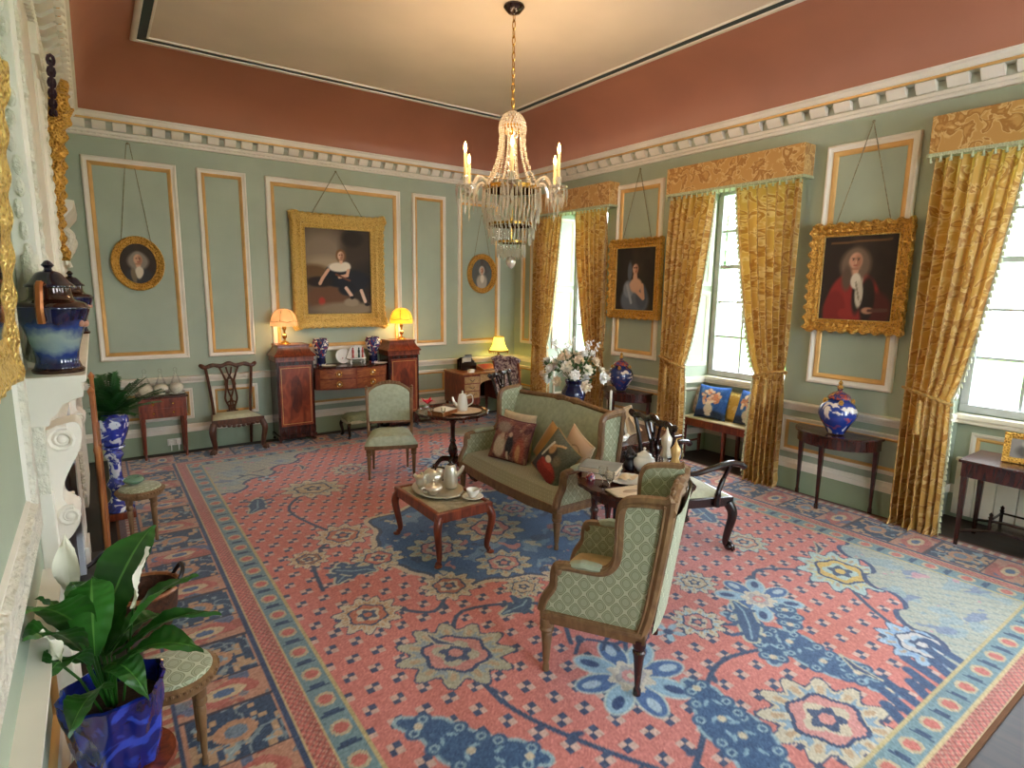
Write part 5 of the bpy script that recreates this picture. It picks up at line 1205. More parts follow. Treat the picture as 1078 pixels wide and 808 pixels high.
# ================================================================== CHANDELIER
CX,CY=3.095,4.36
ch=thing('chandelier','cut crystal chandelier with candle bulbs hanging on a gilt chain','chandelier',(CX,CY,0))
b=MB(); b.lathe([(.0,4.41),(.085,4.41),(.09,4.395),(.07,4.37),(.05,4.35),(.012,4.34),(0,4.335)][::-1],20); b.build('ceiling_rose',M['ebony'],ch)
b=MB()
for i in range(13):
    z=4.32-i*.062; ro=(i%2)*PI/2+.4
    b.tube([(.014*math.cos(a*.785)*math.cos(ro),.014*math.cos(a*.785)*math.sin(ro),z-.0+.04*math.sin(a*.785)) for a in range(8)],.0045,5,closed=True)
b.build('chain',M['brass'],ch)
b=MB(); b.tube([(0,0,3.54),(0,0,2.45)],.012,8); b.lathe([(.10,3.40),(.115,3.42),(.105,3.45),(.02,3.47)],24); b.lathe([(.235,2.90),(.255,2.905),(.255,2.94),(.235,2.945),(.235,2.90)],32); b.lathe([(.19,2.60),(.205,2.605),(.205,2.625),(.19,2.63),(.19,2.60)],28); b.lathe([(.12,2.45),(.13,2.455),(.13,2.47),(.12,2.475),(.12,2.45)],24); b.build('gilt_frame',M['brass'],ch)
b=MB()
for (r,z,n) in ((.115,3.42,26),(.113,3.445,26),(.108,3.47,24),(.098,3.495,22),(.082,3.52,18),(.06,3.54,14),(.035,3.555,9),(.01,3.562,3)):
    for k in range(n): a=2*PI*(k+.5*(n%4))/n; b.octa((r*math.cos(a),r*math.sin(a),z),.0145,.016)
for k in range(24): a=2*PI*k/24; b.octa((.115*math.cos(a),.115*math.sin(a),3.40),.009,.03)
b.build('crown_dome',M['crystal'],ch)
for k in range(12):
    a=2*PI*k/12+.1; b=MB(); n=26
    for i in range(n):
        q=i/(n-1); r=.105+.005*q+.145*q**2.6; z=3.40-.47*q
        b.octa((r*math.cos(a),r*math.sin(a),z),.014+.005*(i%2),.013)
        if i%3==1: b.octa(((r+.012)*math.cos(a+.06),(r+.012)*math.sin(a+.06),z),.007,.012)
    b.build('bead_strand',M['crystal'],ch)
def drops(b,r,z,n,L0,w=.0085):
    for k in range(n):
        a=2*PI*k/n; r_=r+.008*(k%2); x,y=r_*math.cos(a),r_*math.sin(a); L=L0*(1 if k%2 else .8)
        b.octa((x,y,z),.010,.010); b.add([(x+w,y,z-.02),(x,y+w,z-.02),(x-w,y,z-.02),(x,y-w,z-.02),(x+w*.9,y,z-L+.02),(x,y+w*.9,z-L+.02),(x-w*.9,y,z-L+.02),(x,y-w*.9,z-L+.02),(x,y,z-L),(x,y,z-.008)],
          [(i,(i+1)%4,4+(i+1)%4,4+i) for i in range(4)]+[(4+i,4+(i+1)%4,8) for i in range(4)]+[((i+1)%4,i,9) for i in range(4)],False)
for (r,z,n,L) in ((.25,2.91,44,.10),(.255,2.83,44,.12),(.24,2.74,40,.13),(.215,2.66,36,.10),(.20,2.60,34,.12),(.17,2.53,28,.10),(.12,2.45,24,.13),(.07,2.40,14,.10)):
    b=MB(); drops(b,r,z,n,L); b.build('pendant_tier',M['crystal'],ch)
b=MB(); b.lathe(interp([(.0,2.225),(.03,2.25),(.045,2.29),(.035,2.325),(.012,2.34),(.0,2.35)],3),12); b.build('finial_drop',M['crystal'],ch,smooth=False)
va=math.atan2(CY,CX)
wax=plain('ivory_candle_tube','#e8c98a',.5); flm=emit('lit_candle_bulb','#ffd27a',22)
for k in range(6):
    a=va+PI/6*0+k*PI/3; c,s=math.cos(a),math.sin(a); P=lambda r,z:(r*c,r*s,z); r1=.455
    b=MB(); b.tube(arc([P(.23,2.90),P(.27,2.97),P(.33,2.99),P(.37,2.94),P(.39,2.88),P(.42,2.86),P(r1,2.89)],5),.017,8); am=b.build('arm',M['crystal'],ch)
    b=MB(); b.lathe([(.0,2.885),(.03,2.89),(.075,2.905),(.078,2.912),(.03,2.905),(.018,2.94),(.03,2.97),(.024,2.985)],18,P(r1,0)[:2]+(0,),mod=lambda a,z:1+.06*math.cos(9*a)); b.build('drip_pan',M['crystal'],am)
    b=MB()
    for i in range(12):
        g=2*PI*i/12; x,y=r1*c+.078*math.cos(g),r1*s+.078*math.sin(g); L=.10+.05*(i%2)
        b.octa((x,y,2.895),.008,.010); b.add([(x+.009,y,2.875),(x,y+.009,2.875),(x-.009,y,2.875),(x,y-.009,2.875),(x,y,2.885),(x,y,2.885-L)],[(0,1,4),(1,2,4),(2,3,4),(3,0,4),(1,0,5),(2,1,5),(3,2,5),(0,3,5)],False)
    b.octa((r1*c,r1*s,2.80),.018,.06); b.octa((r1*c,r1*s,2.71),.014,.05); b.build('pendant_drops',M['crystal'],am)
    b=MB(); b.lathe([(.013,2.975),(.013,3.17),(.010,3.175),(0,3.177)],12,P(r1,0)[:2]+(0,)); b.build('candle_tube',wax,am)
    b=MB(); b.lathe(interp([(.006,3.177),(.013,3.20),(.012,3.225),(.005,3.25),(.0,3.262)],3),10,P(r1,0)[:2]+(0,)); b.build('flame_bulb',flm,am)
    l=bpy.data.lights.new('candle_light','POINT'); l.energy=5.5; l.color=(1,.70,.42); l.shadow_soft_size=.03; lo=bpy.data.objects.new('candle_light',l); COL.objects.link(lo); lo.parent=ch; lo.location=P(r1+.03,3.30)
# ================================================================== CUSHIONS
def cushion(name,label,loc,rot,w,h,th,front,back=None,group=None,edge=None):
    """square cushion standing in local xz, front face towards -y"""
    t=tag(bpy.data.objects.new(name,None),label,'cushion',group); COL.objects.link(t); t.location=loc; t.rotation_euler=rot; t.empty_display_size=.1
    n=25; c=front(w,h) if callable(front) else None
    def puff(X,Y,s):
        u=np.clip(X/w*2-1,-1,1); v=np.clip(Y/h*2-1,-1,1); k=((1-np.abs(u)**3)*(1-np.abs(v)**3))**.5
        pin=1-.07*(1-np.abs(u)**2)*np.abs(v)**2; pin2=1-.07*(1-np.abs(v)**2)*np.abs(u)**2
        return np.stack([u*w/2*pin2,s*th/2*k,h/2+v*h/2*pin],-1)
    if c is None:
        c=Canvas(w,h,n,n,'#888888'); mt=front
    else: mt=M['tapestry']
    c.mesh('cushion_front',mt,lambda X,Y:puff(X,Y,-1),t)
    k=Canvas(w,h,n,n,'#888888'); k.mesh('cushion_back',back or M['cream'],lambda X,Y:puff(X,Y,1),t)
    if edge:
        b=MB(); q=[]
        for i in range(40):
            e,f=divmod(i,10); f/=10; u,v=((-1+2*f,-1),(1,-1+2*f),(1-2*f,1),(-1,1-2*f))[e]
            p=puff(np.array([(u+1)*w/2]),np.array([(v+1)*h/2]),0)[0]; q.append(tuple(p))
        b.tube(q,.008,5,closed=True); b.build('piping',edge,t)
    return t
def t_fig(w,h):
    c=Canvas(w,h,60,60,'#7d4a44'); X=lambda f:f*w; Z=lambda f:f*h
    n=fbm(c.X/w,c.Y/h,2.5,3); c.put((n>.1)*.8,'#94604c'); c.put((fbm(c.X/w,c.Y/h,3,8)>.25)*.8,'#5a3034'); c.put((fbm(c.X/w,c.Y/h,4,12)>.4)*.8,'#b08a70')
    c.ell(X(.32),Z(.78),w*.2,h*.14,'#9a8272',.5); c.ell(X(.30),Z(.30),w*.16,h*.27,'#cbb79a',.3); c.ell(X(.34),Z(.56),w*.06,h*.08,'#c9a58a',.3); c.ell(X(.56),Z(.38),w*.09,h*.24,'#2c2a2e',.3); c.ell(X(.55),Z(.63),w*.05,h*.06,'#c9a58a',.3)
    c.line([(X(.54),Z(.2)),(X(.55),Z(.06))],w*.03,'#c9b79a'); c.ell(X(.82),Z(.3),w*.13,h*.3,'#a0503f',.4); c.ell(X(.8),Z(.25),w*.06,h*.2,'#c08a5a',.5); c.grain(.04,2); return c
def t_red(w,h):
    c=Canvas(w,h,60,60,'#5a5a48'); X=lambda f:f*w; Z=lambda f:f*h
    c.ell(X(.15),Z(.2),w*.3,h*.3,'#3b3a3c',.5); c.ell(X(.55),Z(.20),w*.34,h*.22,'#8e2c24',.15); c.ell(X(.5),Z(.34),w*.26,h*.07,'#a8392c',.3)
    c.ell(X(.42),Z(.56),w*.15,h*.19,'#35302c',.3); c.ell(X(.36),Z(.66),w*.1,h*.12,'#b88a5a',.4); c.ell(X(.44),Z(.44),w*.10,h*.07,'#d8cbb0',.3); c.line([(X(.32),Z(.72)),(X(.52),Z(.86)),(X(.6),Z(.9))],w*.025,'#c9a070'); c.ell(X(.66),Z(.55),w*.12,h*.1,'#7a6a50',.6); c.line([(X(.2),Z(.4)),(X(.28),Z(.78))],w*.03,'#cfc6b0'); c.grain(.03,4); return c
def t_oval(w,h):
    c=Canvas(w,h,50,50,'#cdae92'); X=lambda f:f*w; Z=lambda f:f*h
    c.ell(X(.62),Z(.45),w*.30,h*.36,'#8a6f5a',.06); c.ell(X(.62),Z(.45),w*.28,h*.34,'#d6bba0',.06); c.ell(X(.62),Z(.45),w*.14,h*.18,'#b89a84',.5); return c
def t_blue(seed):
    def f(w,h):
        c=Canvas(w,h,56,56,'#2f5da8'); X=lambda q:q*w; Z=lambda q:q*h; rs=random.Random(seed)
        c.put((fbm(c.X/w,c.Y/h,2.2,seed)>.2)*.5,'#5f8ccc'); c.ell(X(.5),Z(.1),w*.6,h*.14,'#23324e',.5)
        for i in range(60):
            a=rs.uniform(0,6.3); r=rs.uniform(0,1)**.5; c.ell(X(.5+.3*r*math.cos(a)),Z(.62+.25*r*math.sin(a)),w*.05,h*.045,rs.choice(['#e0b89a','#d88f72','#ecd8c4','#c98a6a','#e6c7b0']),.5)
        c.ell(X(.48),Z(.27),w*.14,h*.16,'#cfc6b4',.3); c.ell(X(.48),Z(.1),w*.1,h*.05,'#d6d0c4',.4); c.grain(.03,seed); return c
    return f
def t_pale(w,h):
    c=Canvas(w,h,44,44,'#d2c0b0'); c.put((fbm(c.X/w,c.Y/h,2.2,21)>.12)*.6,'#b8988c'); c.put((fbm(c.X/w,c.Y/h,3,25)>.35)*.6,'#93836a'); c.grain(.03,1); return c
def t_yel(w,h):
    c=Canvas(w,h,44,44,'#d3ad55'); c.put((fbm(c.X/w*1.0,c.Y/h,2.0,33)>.2)*.7,'#e6d39a'); c.put((fbm(c.X/w,c.Y/h,3,37)>.42)*.6,'#a88a3c'); c.grain(.02,1); return c
zs=.455+G0; G='cushions along the settee'
cushion('cushion','plain cream cushion standing behind the red figured tapestry cushion',(3.14,4.34,zs+.0),(R(-12),0,R(-82)),.44,.43,.12,M['cream'],group=G)
cushion('cushion','red brown tapestry cushion woven with two dancing figures',(2.99,4.24,zs-.0),(R(-18),R(3),R(-74)),.44,.40,.13,t_fig,plain('plum_cushion_back','#5a343a',.9),group=G,edge=plain('plum_piping','#6a3f40',.9))
cushion('cushion','gold damask cushion tilted on its corner in the middle of the settee',(3.18,3.94,zs-.0),(R(-15),R(28),R(-95)),.40,.38,.13,M['damaskp'],M['damaskp'],group=G)
cushion('cushion','dark green tapestry cushion with a red basket leaning in front of the gold one',(2.95,3.66,zs+.01),(R(-26),R(24),R(-98)),.40,.40,.12,t_red,plain('olive_back','#55513c',.9),group=G,edge=plain('tan_piping','#a08258',.9))
cushion('cushion','cream cushion with an oval outline in the right corner of the settee',(3.12,3.56,zs+.0),(R(-16),R(14),R(-108)),.42,.42,.12,t_oval,group=G,edge=M['cream'])
bz=BN[4]; G='cushions along the window bench'
cushion('cushion','pale patterned cushion at the far end of the window bench',(6.18,4.45,bz),(R(-14),0,R(-96)),.40,.38,.12,t_pale,group=G)
cushion('cushion','blue cushion with a vase of pink flowers beside the pale one on the window bench',(6.06,4.27,bz),(R(-18),0,R(-84)),.42,.42,.14,t_blue(5),plain('navy_back','#23365e',.9),group=G)
cushion('cushion','yellow floral cushion between the two blue ones on the window bench',(6.16,3.96,bz),(R(-14),0,R(-92)),.38,.36,.12,t_yel,group=G)
cushion('cushion','blue flower vase cushion half hidden behind the right curtain on the window bench',(6.08,3.76,bz),(R(-18),0,R(-100)),.44,.42,.14,t_blue(9),plain('navy_back2','#23365e',.9),group=G)
# ================================================================== TABLEWARE
def one(name,label,cat,mb,mat,loc,rz=0,group=None,**k):
    o=mb.build(name,mat,None,loc=loc,rot=(0,0,rz),**k); return tag(o,label,cat,group)
# silver tray and tea service on the low table
z=CT; b=MB(); b.lathe([(0,.006),(.18,.006),(.21,.022),(.222,.025),(.225,.018),(.19,0),(0,0)],40,sx=.86,sy=1.12)
for s in (-1,1): b.tube(arc([(-.06,s*.245,.018),(-.04,s*.275,.03),(.04,s*.275,.03),(.06,s*.245,.018)],4),.008,6)
one('tea_tray','oval silver tray carrying the tea service on the low table','tray',b,M['silver'],(2.14,4.00,z+.001))
def pot(name,label,loc,rz,prof,sp,hd,mat=None,knobc=None,cat='teapot',hm=None):
    mat=mat or M['silver']; t=thing(name,label,cat,loc,rz)
    b=MB(); b.lathe(interp(prof,3),20); b.build('body',mat,t)
    if sp: b=MB(); b.tube(arc(sp,4),[.022-.012*i/(4*(len(sp)-1)) for i in range(4*(len(sp)-1)+1)],8); b.build('spout',mat,t)
    if hd: b=MB(); b.tube(arc(hd,4),.008,6); b.build('handle',hm or mat,t)
    top=prof[-1][1]; b=MB(); b.lathe([(.0,top+.035),(.012,top+.025),(.006,top+.008),(.02,top+.0),(.03,top-.008)][::-1],12); b.build('lid_knob',knobc or mat,t)
    return t
zt=z+.012
TPROF=[(.045,0),(.05,.008),(.085,.05),(.09,.09),(.07,.125),(.045,.14),(0,.15)]
pot('teapot','round silver teapot at the back of the tea tray',(2.16,4.10,zt),R(30),TPROF,[(.07,0,.05),(.12,0,.08),(.15,0,.13)],[(-.075,0,.11),(-.14,0,.12),(-.14,0,.05),(-.08,0,.04)],knobc=M['ebony'])
pot('coffee_pot','taller silver pot with dark handle on the right of the tea tray',(2.25,3.98,zt),R(-40),[(.045,0),(.05,.006),(.06,.04),(.055,.12),(.045,.17),(.03,.19),(0,.2)],[(.05,0,.10),(.09,0,.15),(.105,0,.185)],[(-.05,0,.16),(-.12,0,.16),(-.12,0,.07),(-.055,0,.06)],knobc=M['ebony'],cat='coffee pot',hm=M['ebony'])
pot('sugar_bowl','low silver lidded bowl on the near side of the tea tray',(2.06,3.92,zt),0,[(.03,0),(.035,.008),(.07,.04),(.072,.06),(.05,.075),(0,.085)],None,[(-.068,0,.06),(-.10,0,.06),(-.09,0,.03),(-.06,0,.03)],cat='bowl')
pot('milk_jug','small silver jug at the far left of the tea tray',(2.05,4.10,zt),R(140),[(.028,0),(.032,.008),(.05,.04),(.04,.08),(.045,.10),(0,.10)],[(.035,0,.08),(.055,0,.10),(.065,0,.11)],[(-.04,0,.09),(-.08,0,.08),(-.07,0,.03),(-.045,0,.03)],cat='jug')
t=thing('tea_cup','white cup and saucer on the right corner of the low table','cup',(2.29,3.70,z))
b=MB(); b.lathe([(0,.004),(.045,0),(.085,.014),(.08,.018),(.045,.006),(0,.008)],28); b.build('saucer',M['porc'],t)
b=MB(); b.lathe(interp([(.022,.008),(.03,.014),(.048,.045),(.052,.068),(.048,.066),(.03,.02),(0,.016)],3),24); b.build('cup_body',M['porc'],t)
b=MB(); b.tube(arc([(.048,0,.056),(.078,0,.058),(.075,0,.03),(.04,0,.026)],4),.005,6); b.build('handle',M['porc'],t)
# tripod table
z=TPH+G0; tx,ty=TP
b=MB(); b.box(-.13,.13,-.10,.10,0,.045); b.mi=1; b.box(-.125,.125,-.095,.095,.045,.05)
o=one('wooden_box','tan wooden box with a white padded lid on the tripod table','box',b,[M['walnut'],M['porc']],(2.92,5.33,z),R(25),bevel=.006)
b=MB(); g=[[(-.13+.26*i/10,-.10+.2*j/8,.05+.03*math.sin(PI*i/10)*math.sin(PI*j/8)) for i in range(11)] for j in range(9)]; b.sheet(g); b.build('padded_lid',M['porc'],o)
t=thing('flower_vase','red flower in a small glass on the tripod table','flowers',(2.79,5.42,z))
b=MB(); b.lathe([(.03,0),(.035,.01),(.012,.03),(.018,.07),(.035,.10)],14); b.build('glass_stem',M['glass'],t)
b=MB()
for k in range(9): a=2*PI*k/9; b.add([(0,0,.10),(.05*math.cos(a-.35),.05*math.sin(a-.35),.14),(.09*math.cos(a),.09*math.sin(a),.13+.04*(k%2)),(.05*math.cos(a+.35),.05*math.sin(a+.35),.14)],[(0,1,2,3)])
b.build('red_bloom',plain('red_petal','#d2143c',.6),t)
def wineglass(loc,label,s=1,group=None):
    t=thing('wine_glass',label,'glass',loc,0,group)
    b=MB(); b.lathe([(.028*s,0),(.028*s,.003),(.005,.008),(.004,.05*s),(.012*s,.06*s),(.028*s,.085*s),(.029*s,.125*s),(.027*s,.125*s),(.026*s,.086*s),(.0,.064*s)],16); b.build('goblet',M['cutglass'],t)
    return t
wineglass((2.74,5.24,z),'small cut glass at the left front of the tripod table',.8); wineglass((2.84,5.17,z),'small cut glass at the front edge of the tripod table before the box',.8)
one('serving_tray','pale tray under the china pot on the tripod table','tray',MB().lathe([(0,0),(.15,0),(.17,.012),(.165,.012),(.15,.004),(0,.005)],32,sx=1.15),M['cream'],(3.17,5.30,z))
pot('china_coffee_pot','pale blue white china pot with looped handle on the tripod table',(3.17,5.34,z+.008),R(150),[(.05,0),(.055,.006),(.06,.05),(.05,.13),(.04,.17),(.035,.18),(0,.185)],[(.05,0,.05),(.09,0,.09),(.11,0,.15)],[(-.045,0,.16),(-.10,0,.17),(-.11,0,.09),(-.055,0,.05)],M['porc'],cat='coffee pot')
# round table behind the wing chair
z=PTH+G0
def book(label,loc,rz,w,d,h,c):
    t=thing('book',label,'book',loc,rz,'books stacked on the round table')
    b=MB(); b.box(-w/2,w/2,-d/2,d/2,0,.004); b.box(-w/2,w/2,-d/2,d/2,h-.004,h); b.box(-w/2,-w/2+.004,-d/2,d/2,0,h); b.build('cover',c,t)
    b=MB(); b.box(-w/2+.004,w/2-.006,-d/2+.006,d/2-.006,.004,h-.004); b.build('pages',M['cream'],t)
book('brown book at the bottom of the stack on the round table',(2.92,2.93,z),R(-55),.26,.19,.045,M['mah']); book('grey covered book on top of the stack on the round table',(2.92,2.94,z+.045),R(-60),.28,.21,.04,plain('grey_cloth','#8a8a80',.7))
b=MB(); b.lathe([(.03,0),(.035,.004),(.033,.03),(.02,.045),(.022,.05),(0,.05)],14); one('snuff_box','small enamelled red and blue box at the left edge of the round table','box',b,china('enamel_box','#a02a34','#e8e6ec','#23307a',40),(2.80,2.92,z))
wineglass((2.765,2.76,z),'stemmed glass on the left edge of the round table, further one of the pair',1.1); wineglass((2.73,2.66,z),'stemmed glass on the left edge of the round table, nearer one of the pair',1.1)
t=thing('lace_plate','white plate holding a folded napkin on the round table','plate',(2.99,2.74,z)); b=MB(); b.lathe([(0,.004),(.08,0),(.13,.018),(.135,.02),(.08,.008),(0,.01)],32,mod=lambda a,zz:1+.02*math.cos(16*a)); b.build('plate_body',M['porc'],t)
b=MB(); g=[[(-.07+.14*i/8,-.05+.1*j/6,.022+.02*math.sin(i*1.1)*math.sin(j*.9+.5)+.012) for i in range(9)] for j in range(7)]; b.sheet(g); b.build('napkin',M['cream'],t)
t=thing('place_mat','cream painted board lying on the front of the round table','board',(2.83,2.56,z),R(-14)); b=MB(); b.box(-.14,.14,-.10,.10,0,.012); b.build('board_body',M['cream'],t,bevel=.003); b=MB(); b.lathe([(0,.0125),(.06,.0125),(.055,.0145),(0,.0145)],24,sx=1,sy=.5); b.build('oval_print',plain('grey_print','#b39a7e',.7),t)
pot('white_tureen','white moulded china pot behind the wing armchair back on the round table',(3.28,2.85,z),0,[(.05,0),(.055,.01),(.085,.05),(.08,.09),(.06,.11),(.05,.13),(0,.15)],None,None,M['porc'],cat='pot')
b=MB(); b.lathe(interp([(.03,0),(.04,.01),(.045,.05),(.03,.08),(.04,.11),(.03,.15),(.012,.17),(0,.19)],3),14)
for k in range(7): b.ball((.042*math.cos(k*.9),.042*math.sin(k*.9),.12+.02*(k%2)),.016,6,4)
one('bronze_ornament','small dark bronze ornament on the round table before the armchair back','ornament',b,M['black'],(3.20,2.92,z))
def decanter(label,loc,s):
    t=thing('decanter',label,'decanter',loc); b=MB(); b.lathe([(.0,0),(.042*s,.0),(.045*s,.01),(.045*s,.13*s),(.02*s,.17*s),(.016*s,.21*s),(.022*s,.22*s)],8); b.build('bottle',M['cutglass'],t,smooth=False)
    b=MB(); b.lathe([(.03*s,.135*s),(.034*s,.15*s),(.022*s,.19*s),(.03*s,.215*s),(.034*s,.25*s),(.012*s,.28*s),(0,.32*s)],8); b.build('gilt_stopper',plain('frosted_gilt_%d'%len(bpy.data.materials),'#d9b070' if s<1.1 else '#dccfb8',.3,metal=.2),t,smooth=False)
decanter('tall faceted glass decanter standing further back by the carved armchair',(3.27,2.64,z),1.2); decanter('faceted glass decanter with gold stopper nearest the wing armchair top',(3.20,2.50,z),1.05)
b=MB(); b.lathe([(0,.004),(.10,0),(.14,.02),(.15,.025),(.14,.028),(.10,.008),(0,.01)],48,mod=lambda a,zz:1+.05*math.cos(12*a)); one('silver_dish','scalloped silver dish at the right side of the round table','dish',b,M['silver'],(3.24,2.53,z+.0)) if False else None
t=thing('silver_dish','scalloped silver dish at the right side of the round table','dish',(3.09,2.46,z)); b=MB(); b.lathe([(0,.004),(.08,0),(.12,.02),(.13,.025),(.12,.028),(.08,.008),(0,.01)],48,mod=lambda a,zz:1+.05*math.cos(12*a)); b.build('dish_body',M['silver'],t)
# table behind the settee
z=ST
t=thing('flower_arrangement','big arrangement of white and cream flowers in a blue vase behind the settee','flowers',(4.20,4.70,z))
b=MB(); b.lathe(interp([(.07,0),(.08,.01),(.075,.03),(.12,.14),(.13,.22),(.10,.29),(.085,.32),(.10,.36),(.09,.36),(.07,.32),(0,.3)],3),24); b.build('vase',china('dark_blue_glaze','#0f1848','#d8dcea','#1d2a6a',9,.1,(.3,.68)),t)
rs=random.Random(12); b=MB()
for i in range(150):
    a=rs.uniform(0,2*PI); e=rs.uniform(.05,1.3); r=rs.uniform(.16,.31); c=Vector((math.cos(a)*math.cos(e)*r*1.15,math.sin(a)*math.cos(e)*r*1.15,.36+math.sin(e)*r*1.05)); d=Vector((rs.uniform(-1,1),rs.uniform(-1,1),rs.uniform(-.5,1))).normalized(); s=d.cross(Vector((0,0,1))).normalized()*.022
    b.add([tuple(c),tuple(c+d*.05+s),tuple(c+d*.11),tuple(c+d*.05-s)],[(0,1,2,3)])
for i in range(26):
    a=rs.uniform(0,2*PI); r=rs.uniform(.1,.3); b.tube([(0,0,.32),(math.cos(a)*r*.5,math.sin(a)*r*.5,.45),(math.cos(a)*r,math.sin(a)*r,.45+rs.uniform(.0,.28))],.004,4)
b.build('foliage',leafmat('bouquet_leaf','#3c5a34','#6f8a5a',.6),t)
fl_c=[M['petal'],plain('blush_petal','#e6d5bd',.6,scale=20),plain('white_petal','#f4f3ec',.6,scale=20)]
for i in range(30):
    a=i*2.4; q=(i+.5)/30; e=1.45*(1-q)-.12; r=.27+.03*(i%3); cx,cy,cz=math.cos(a)*math.cos(e)*r*1.12,math.sin(a)*math.cos(e)*r*1.12,.36+max(math.sin(e),-.1)*r*.95
    b=MB(); s=rs.uniform(.055,.085); ax=Vector((cx,cy,cz-.36)).normalized(); u=ax.orthogonal().normalized(); v=ax.cross(u)
    for ly,(n,rad,cup) in enumerate(((8,1,.25),(7,.75,.55),(5,.45,.9))):
        for k in range(n):
            g=2*PI*k/n+ly*.4; d=u*math.cos(g)+v*math.sin(g); p=u*math.cos(g+PI/2)+v*math.sin(g+PI/2); o_=Vector((cx,cy,cz))
            b.add([tuple(o_),tuple(o_+d*s*rad*.6+p*s*.38+ax*s*cup*.4),tuple(o_+d*s*rad+ax*s*cup),tuple(o_+d*s*rad*.6-p*s*.38+ax*s*cup*.4)],[(0,1,2,3)])
    b.ball((cx+ax.x*.02,cy+ax.y*.02,cz+ax.z*.02),s*.35,8,6); b.build('blossom',fl_c[i%3],t)
for i in range(7):
    b=MB(); a=i*.9; q=[(math.cos(a)*.1,math.sin(a)*.1,.5),(math.cos(a)*.2,math.sin(a)*.2,.68),(math.cos(a)*.26,math.sin(a)*.26,.78+.03*(i%2))]; b.tube(q,.003,4)
    for k in range(9): b.ball((q[2][0]-math.cos(a)*.01*k+.014*math.cos(k*2),q[2][1]+.014*math.sin(k*2),q[2][2]-.014*k),.011,5,4)
    b.build('spray',fl_c[2],t)
t=thing('candlestick','glass candlestick with tall white candle on the table behind the settee','candlestick',(4.05,3.98,z))
b=MB(); b.lathe([(.045,0),(.048,.01),(.015,.025),(.022,.05),(.012,.07),(.02,.10),(.03,.115),(.014,.12)],16); b.build('stick',M['crystal'],t)
b=MB(); b.lathe([(.012,.115),(.012,.36),(.008,.37),(0,.372)],10); b.tube([(0,0,.37),(0.001,0,.385)],.0015,4); b.build('candle',plain('white_wax','#eef0e6',.4),t)
t=thing('photo_frame','cream photo frame seen from its strutted back on the table behind the settee','photo frame',(3.98,3.62,z),R(14)); t.rotation_euler=(R(-14),0,R(20))
b=MB(); b.box(-.10,.10,-.008,.008,.006,.27); b.build('back_board',plain('tan_frame_back','#a98a60',.8),t,bevel=.003)
b=MB(); b.ring(-.105,.105,.004,.275,[(0,-.010),(0,.014),(.016,.014),(.02,.008)],lambda a,c,h:(a,h,c)); b.build('frame_edge',M['petal'],t)
b=MB(); b.prism([(-.04,.18),(.04,.18),(.05,.03),(-.05,.03)],lambda x,zz,h:(x,-.01-h*1.0-(.2-zz)*.45,zz),0,.006); b.build('strut',plain('tan_board','#b58f5e',.8),t)
b=MB(); b.ball((0,0,.03),(.06,.035,.03),12,8); b.tube(arc([(.05,0,.03),(.08,.01,.05),(.07,.03,.04)],4),[.02]*5+[.012]*4,8); one('shell','white shell lying on the left end of the table behind the settee','shell',b,M['porc'],(3.72,3.50,z))
# imari jars
def imari_jar(label,loc,s,mat):
    t=thing('lidded_jar',label,'jar',loc,0,'lidded jars on the half moon consoles')
    b=MB(); b.lathe(interp([(.075*s,0),(.08*s,.01),(.10*s,.05),(.155*s,.14),(.165*s,.20),(.14*s,.27),(.085*s,.315),(.08*s,.33)],3),28); b.build('jar_body',mat,t)
    b=MB(); b.lathe(interp([(.095*s,.325),(.10*s,.335),(.085*s,.36),(.05*s,.385),(.02*s,.40),(.025*s,.42),(0,.425)],3),24); l=b.build('lid',china('rust_lid_glaze','#2a3270','#a8482e','#c98a4a',20),t)
    b=MB(); b.lathe([(.02*s,.42),(.028*s,.44),(.012*s,.455),(.02*s,.475),(.0,.505)],10)
    for k in (0,PI/2,PI,3*PI/2): b.ball((.115*s*math.cos(k+.6),.115*s*math.sin(k+.6),.30),(.022*s,.022*s,.03*s),8,6)
    b.build('gilt_finial',M['gold'],l)
jm=china('imari_jar_glaze','#1d3a8c','#ece4dc','#b0503a',7.5,.12,(.40,.52))
imari_jar('blue lidded jar with gold finial on the half moon console between the nearer windows',(5.62,2.56,.735+G0),1.0,jm)
imari_jar('blue lidded jar on the half moon console behind the tall candle',(5.60,5.34,.735+G0),1.0,china('imari_jar_far','#182a62','#e4d4c8','#8a4434',8.5,.12,(.40,.54)))
# sideboard ornaments
z=SBH
def flare_vase(label,loc):
    t=thing('vase',label,'vase',loc,0,'pair of vases on the sideboard'); b=MB(); b.lathe(interp([(.065,0),(.07,.006),(.06,.03),(.058,.10),(.075,.17),(.105,.25),(.112,.31),(.095,.345),(.10,.36),(.088,.36),(.08,.33),(.0,.31)],3),24,mod=lambda a,zz:1+(.02*math.cos(8*a) if zz>.1 else 0)); b.build('vase_body',M['imari'],t)
    b=MB(); b.lathe([(.061,.02),(.0625,.022),(.0605,.10),(.059,.10)],24); b.build('dark_foot',plain('navy_foot_%d'%len(bpy.data.materials),'#141a44',.15,coat=.5),t)
flare_vase('blue and rust flared vase on the left side of the sideboard top',(2.46,7.92,z)); flare_vase('blue and rust flared vase on the right side of the sideboard top',(3.20,7.90,z))
def stand_plate(label,loc,r,rz,mat):
    t=thing('display_plate',label,'plate',loc,rz); b=MB()
    b.x=Matrix.Translation((0,0,r))@Matrix.Rotation(R(78),4,'X'); b.lathe([(0,0),(r*.6,0),(r*.98,.02),(r,.024),(r*.95,.026),(r*.6,.008),(0,.008)],32); b.x=None; b.build('plate_body',mat,t); return t
fw=china('flowered_porcelain','#f0ede6','#e8e2da','#b83a30',16,.15,(.36,.62))
stand_plate('round white plate standing left of the china centrepiece on the sideboard',(2.76,7.92,z),.105,0,fw)
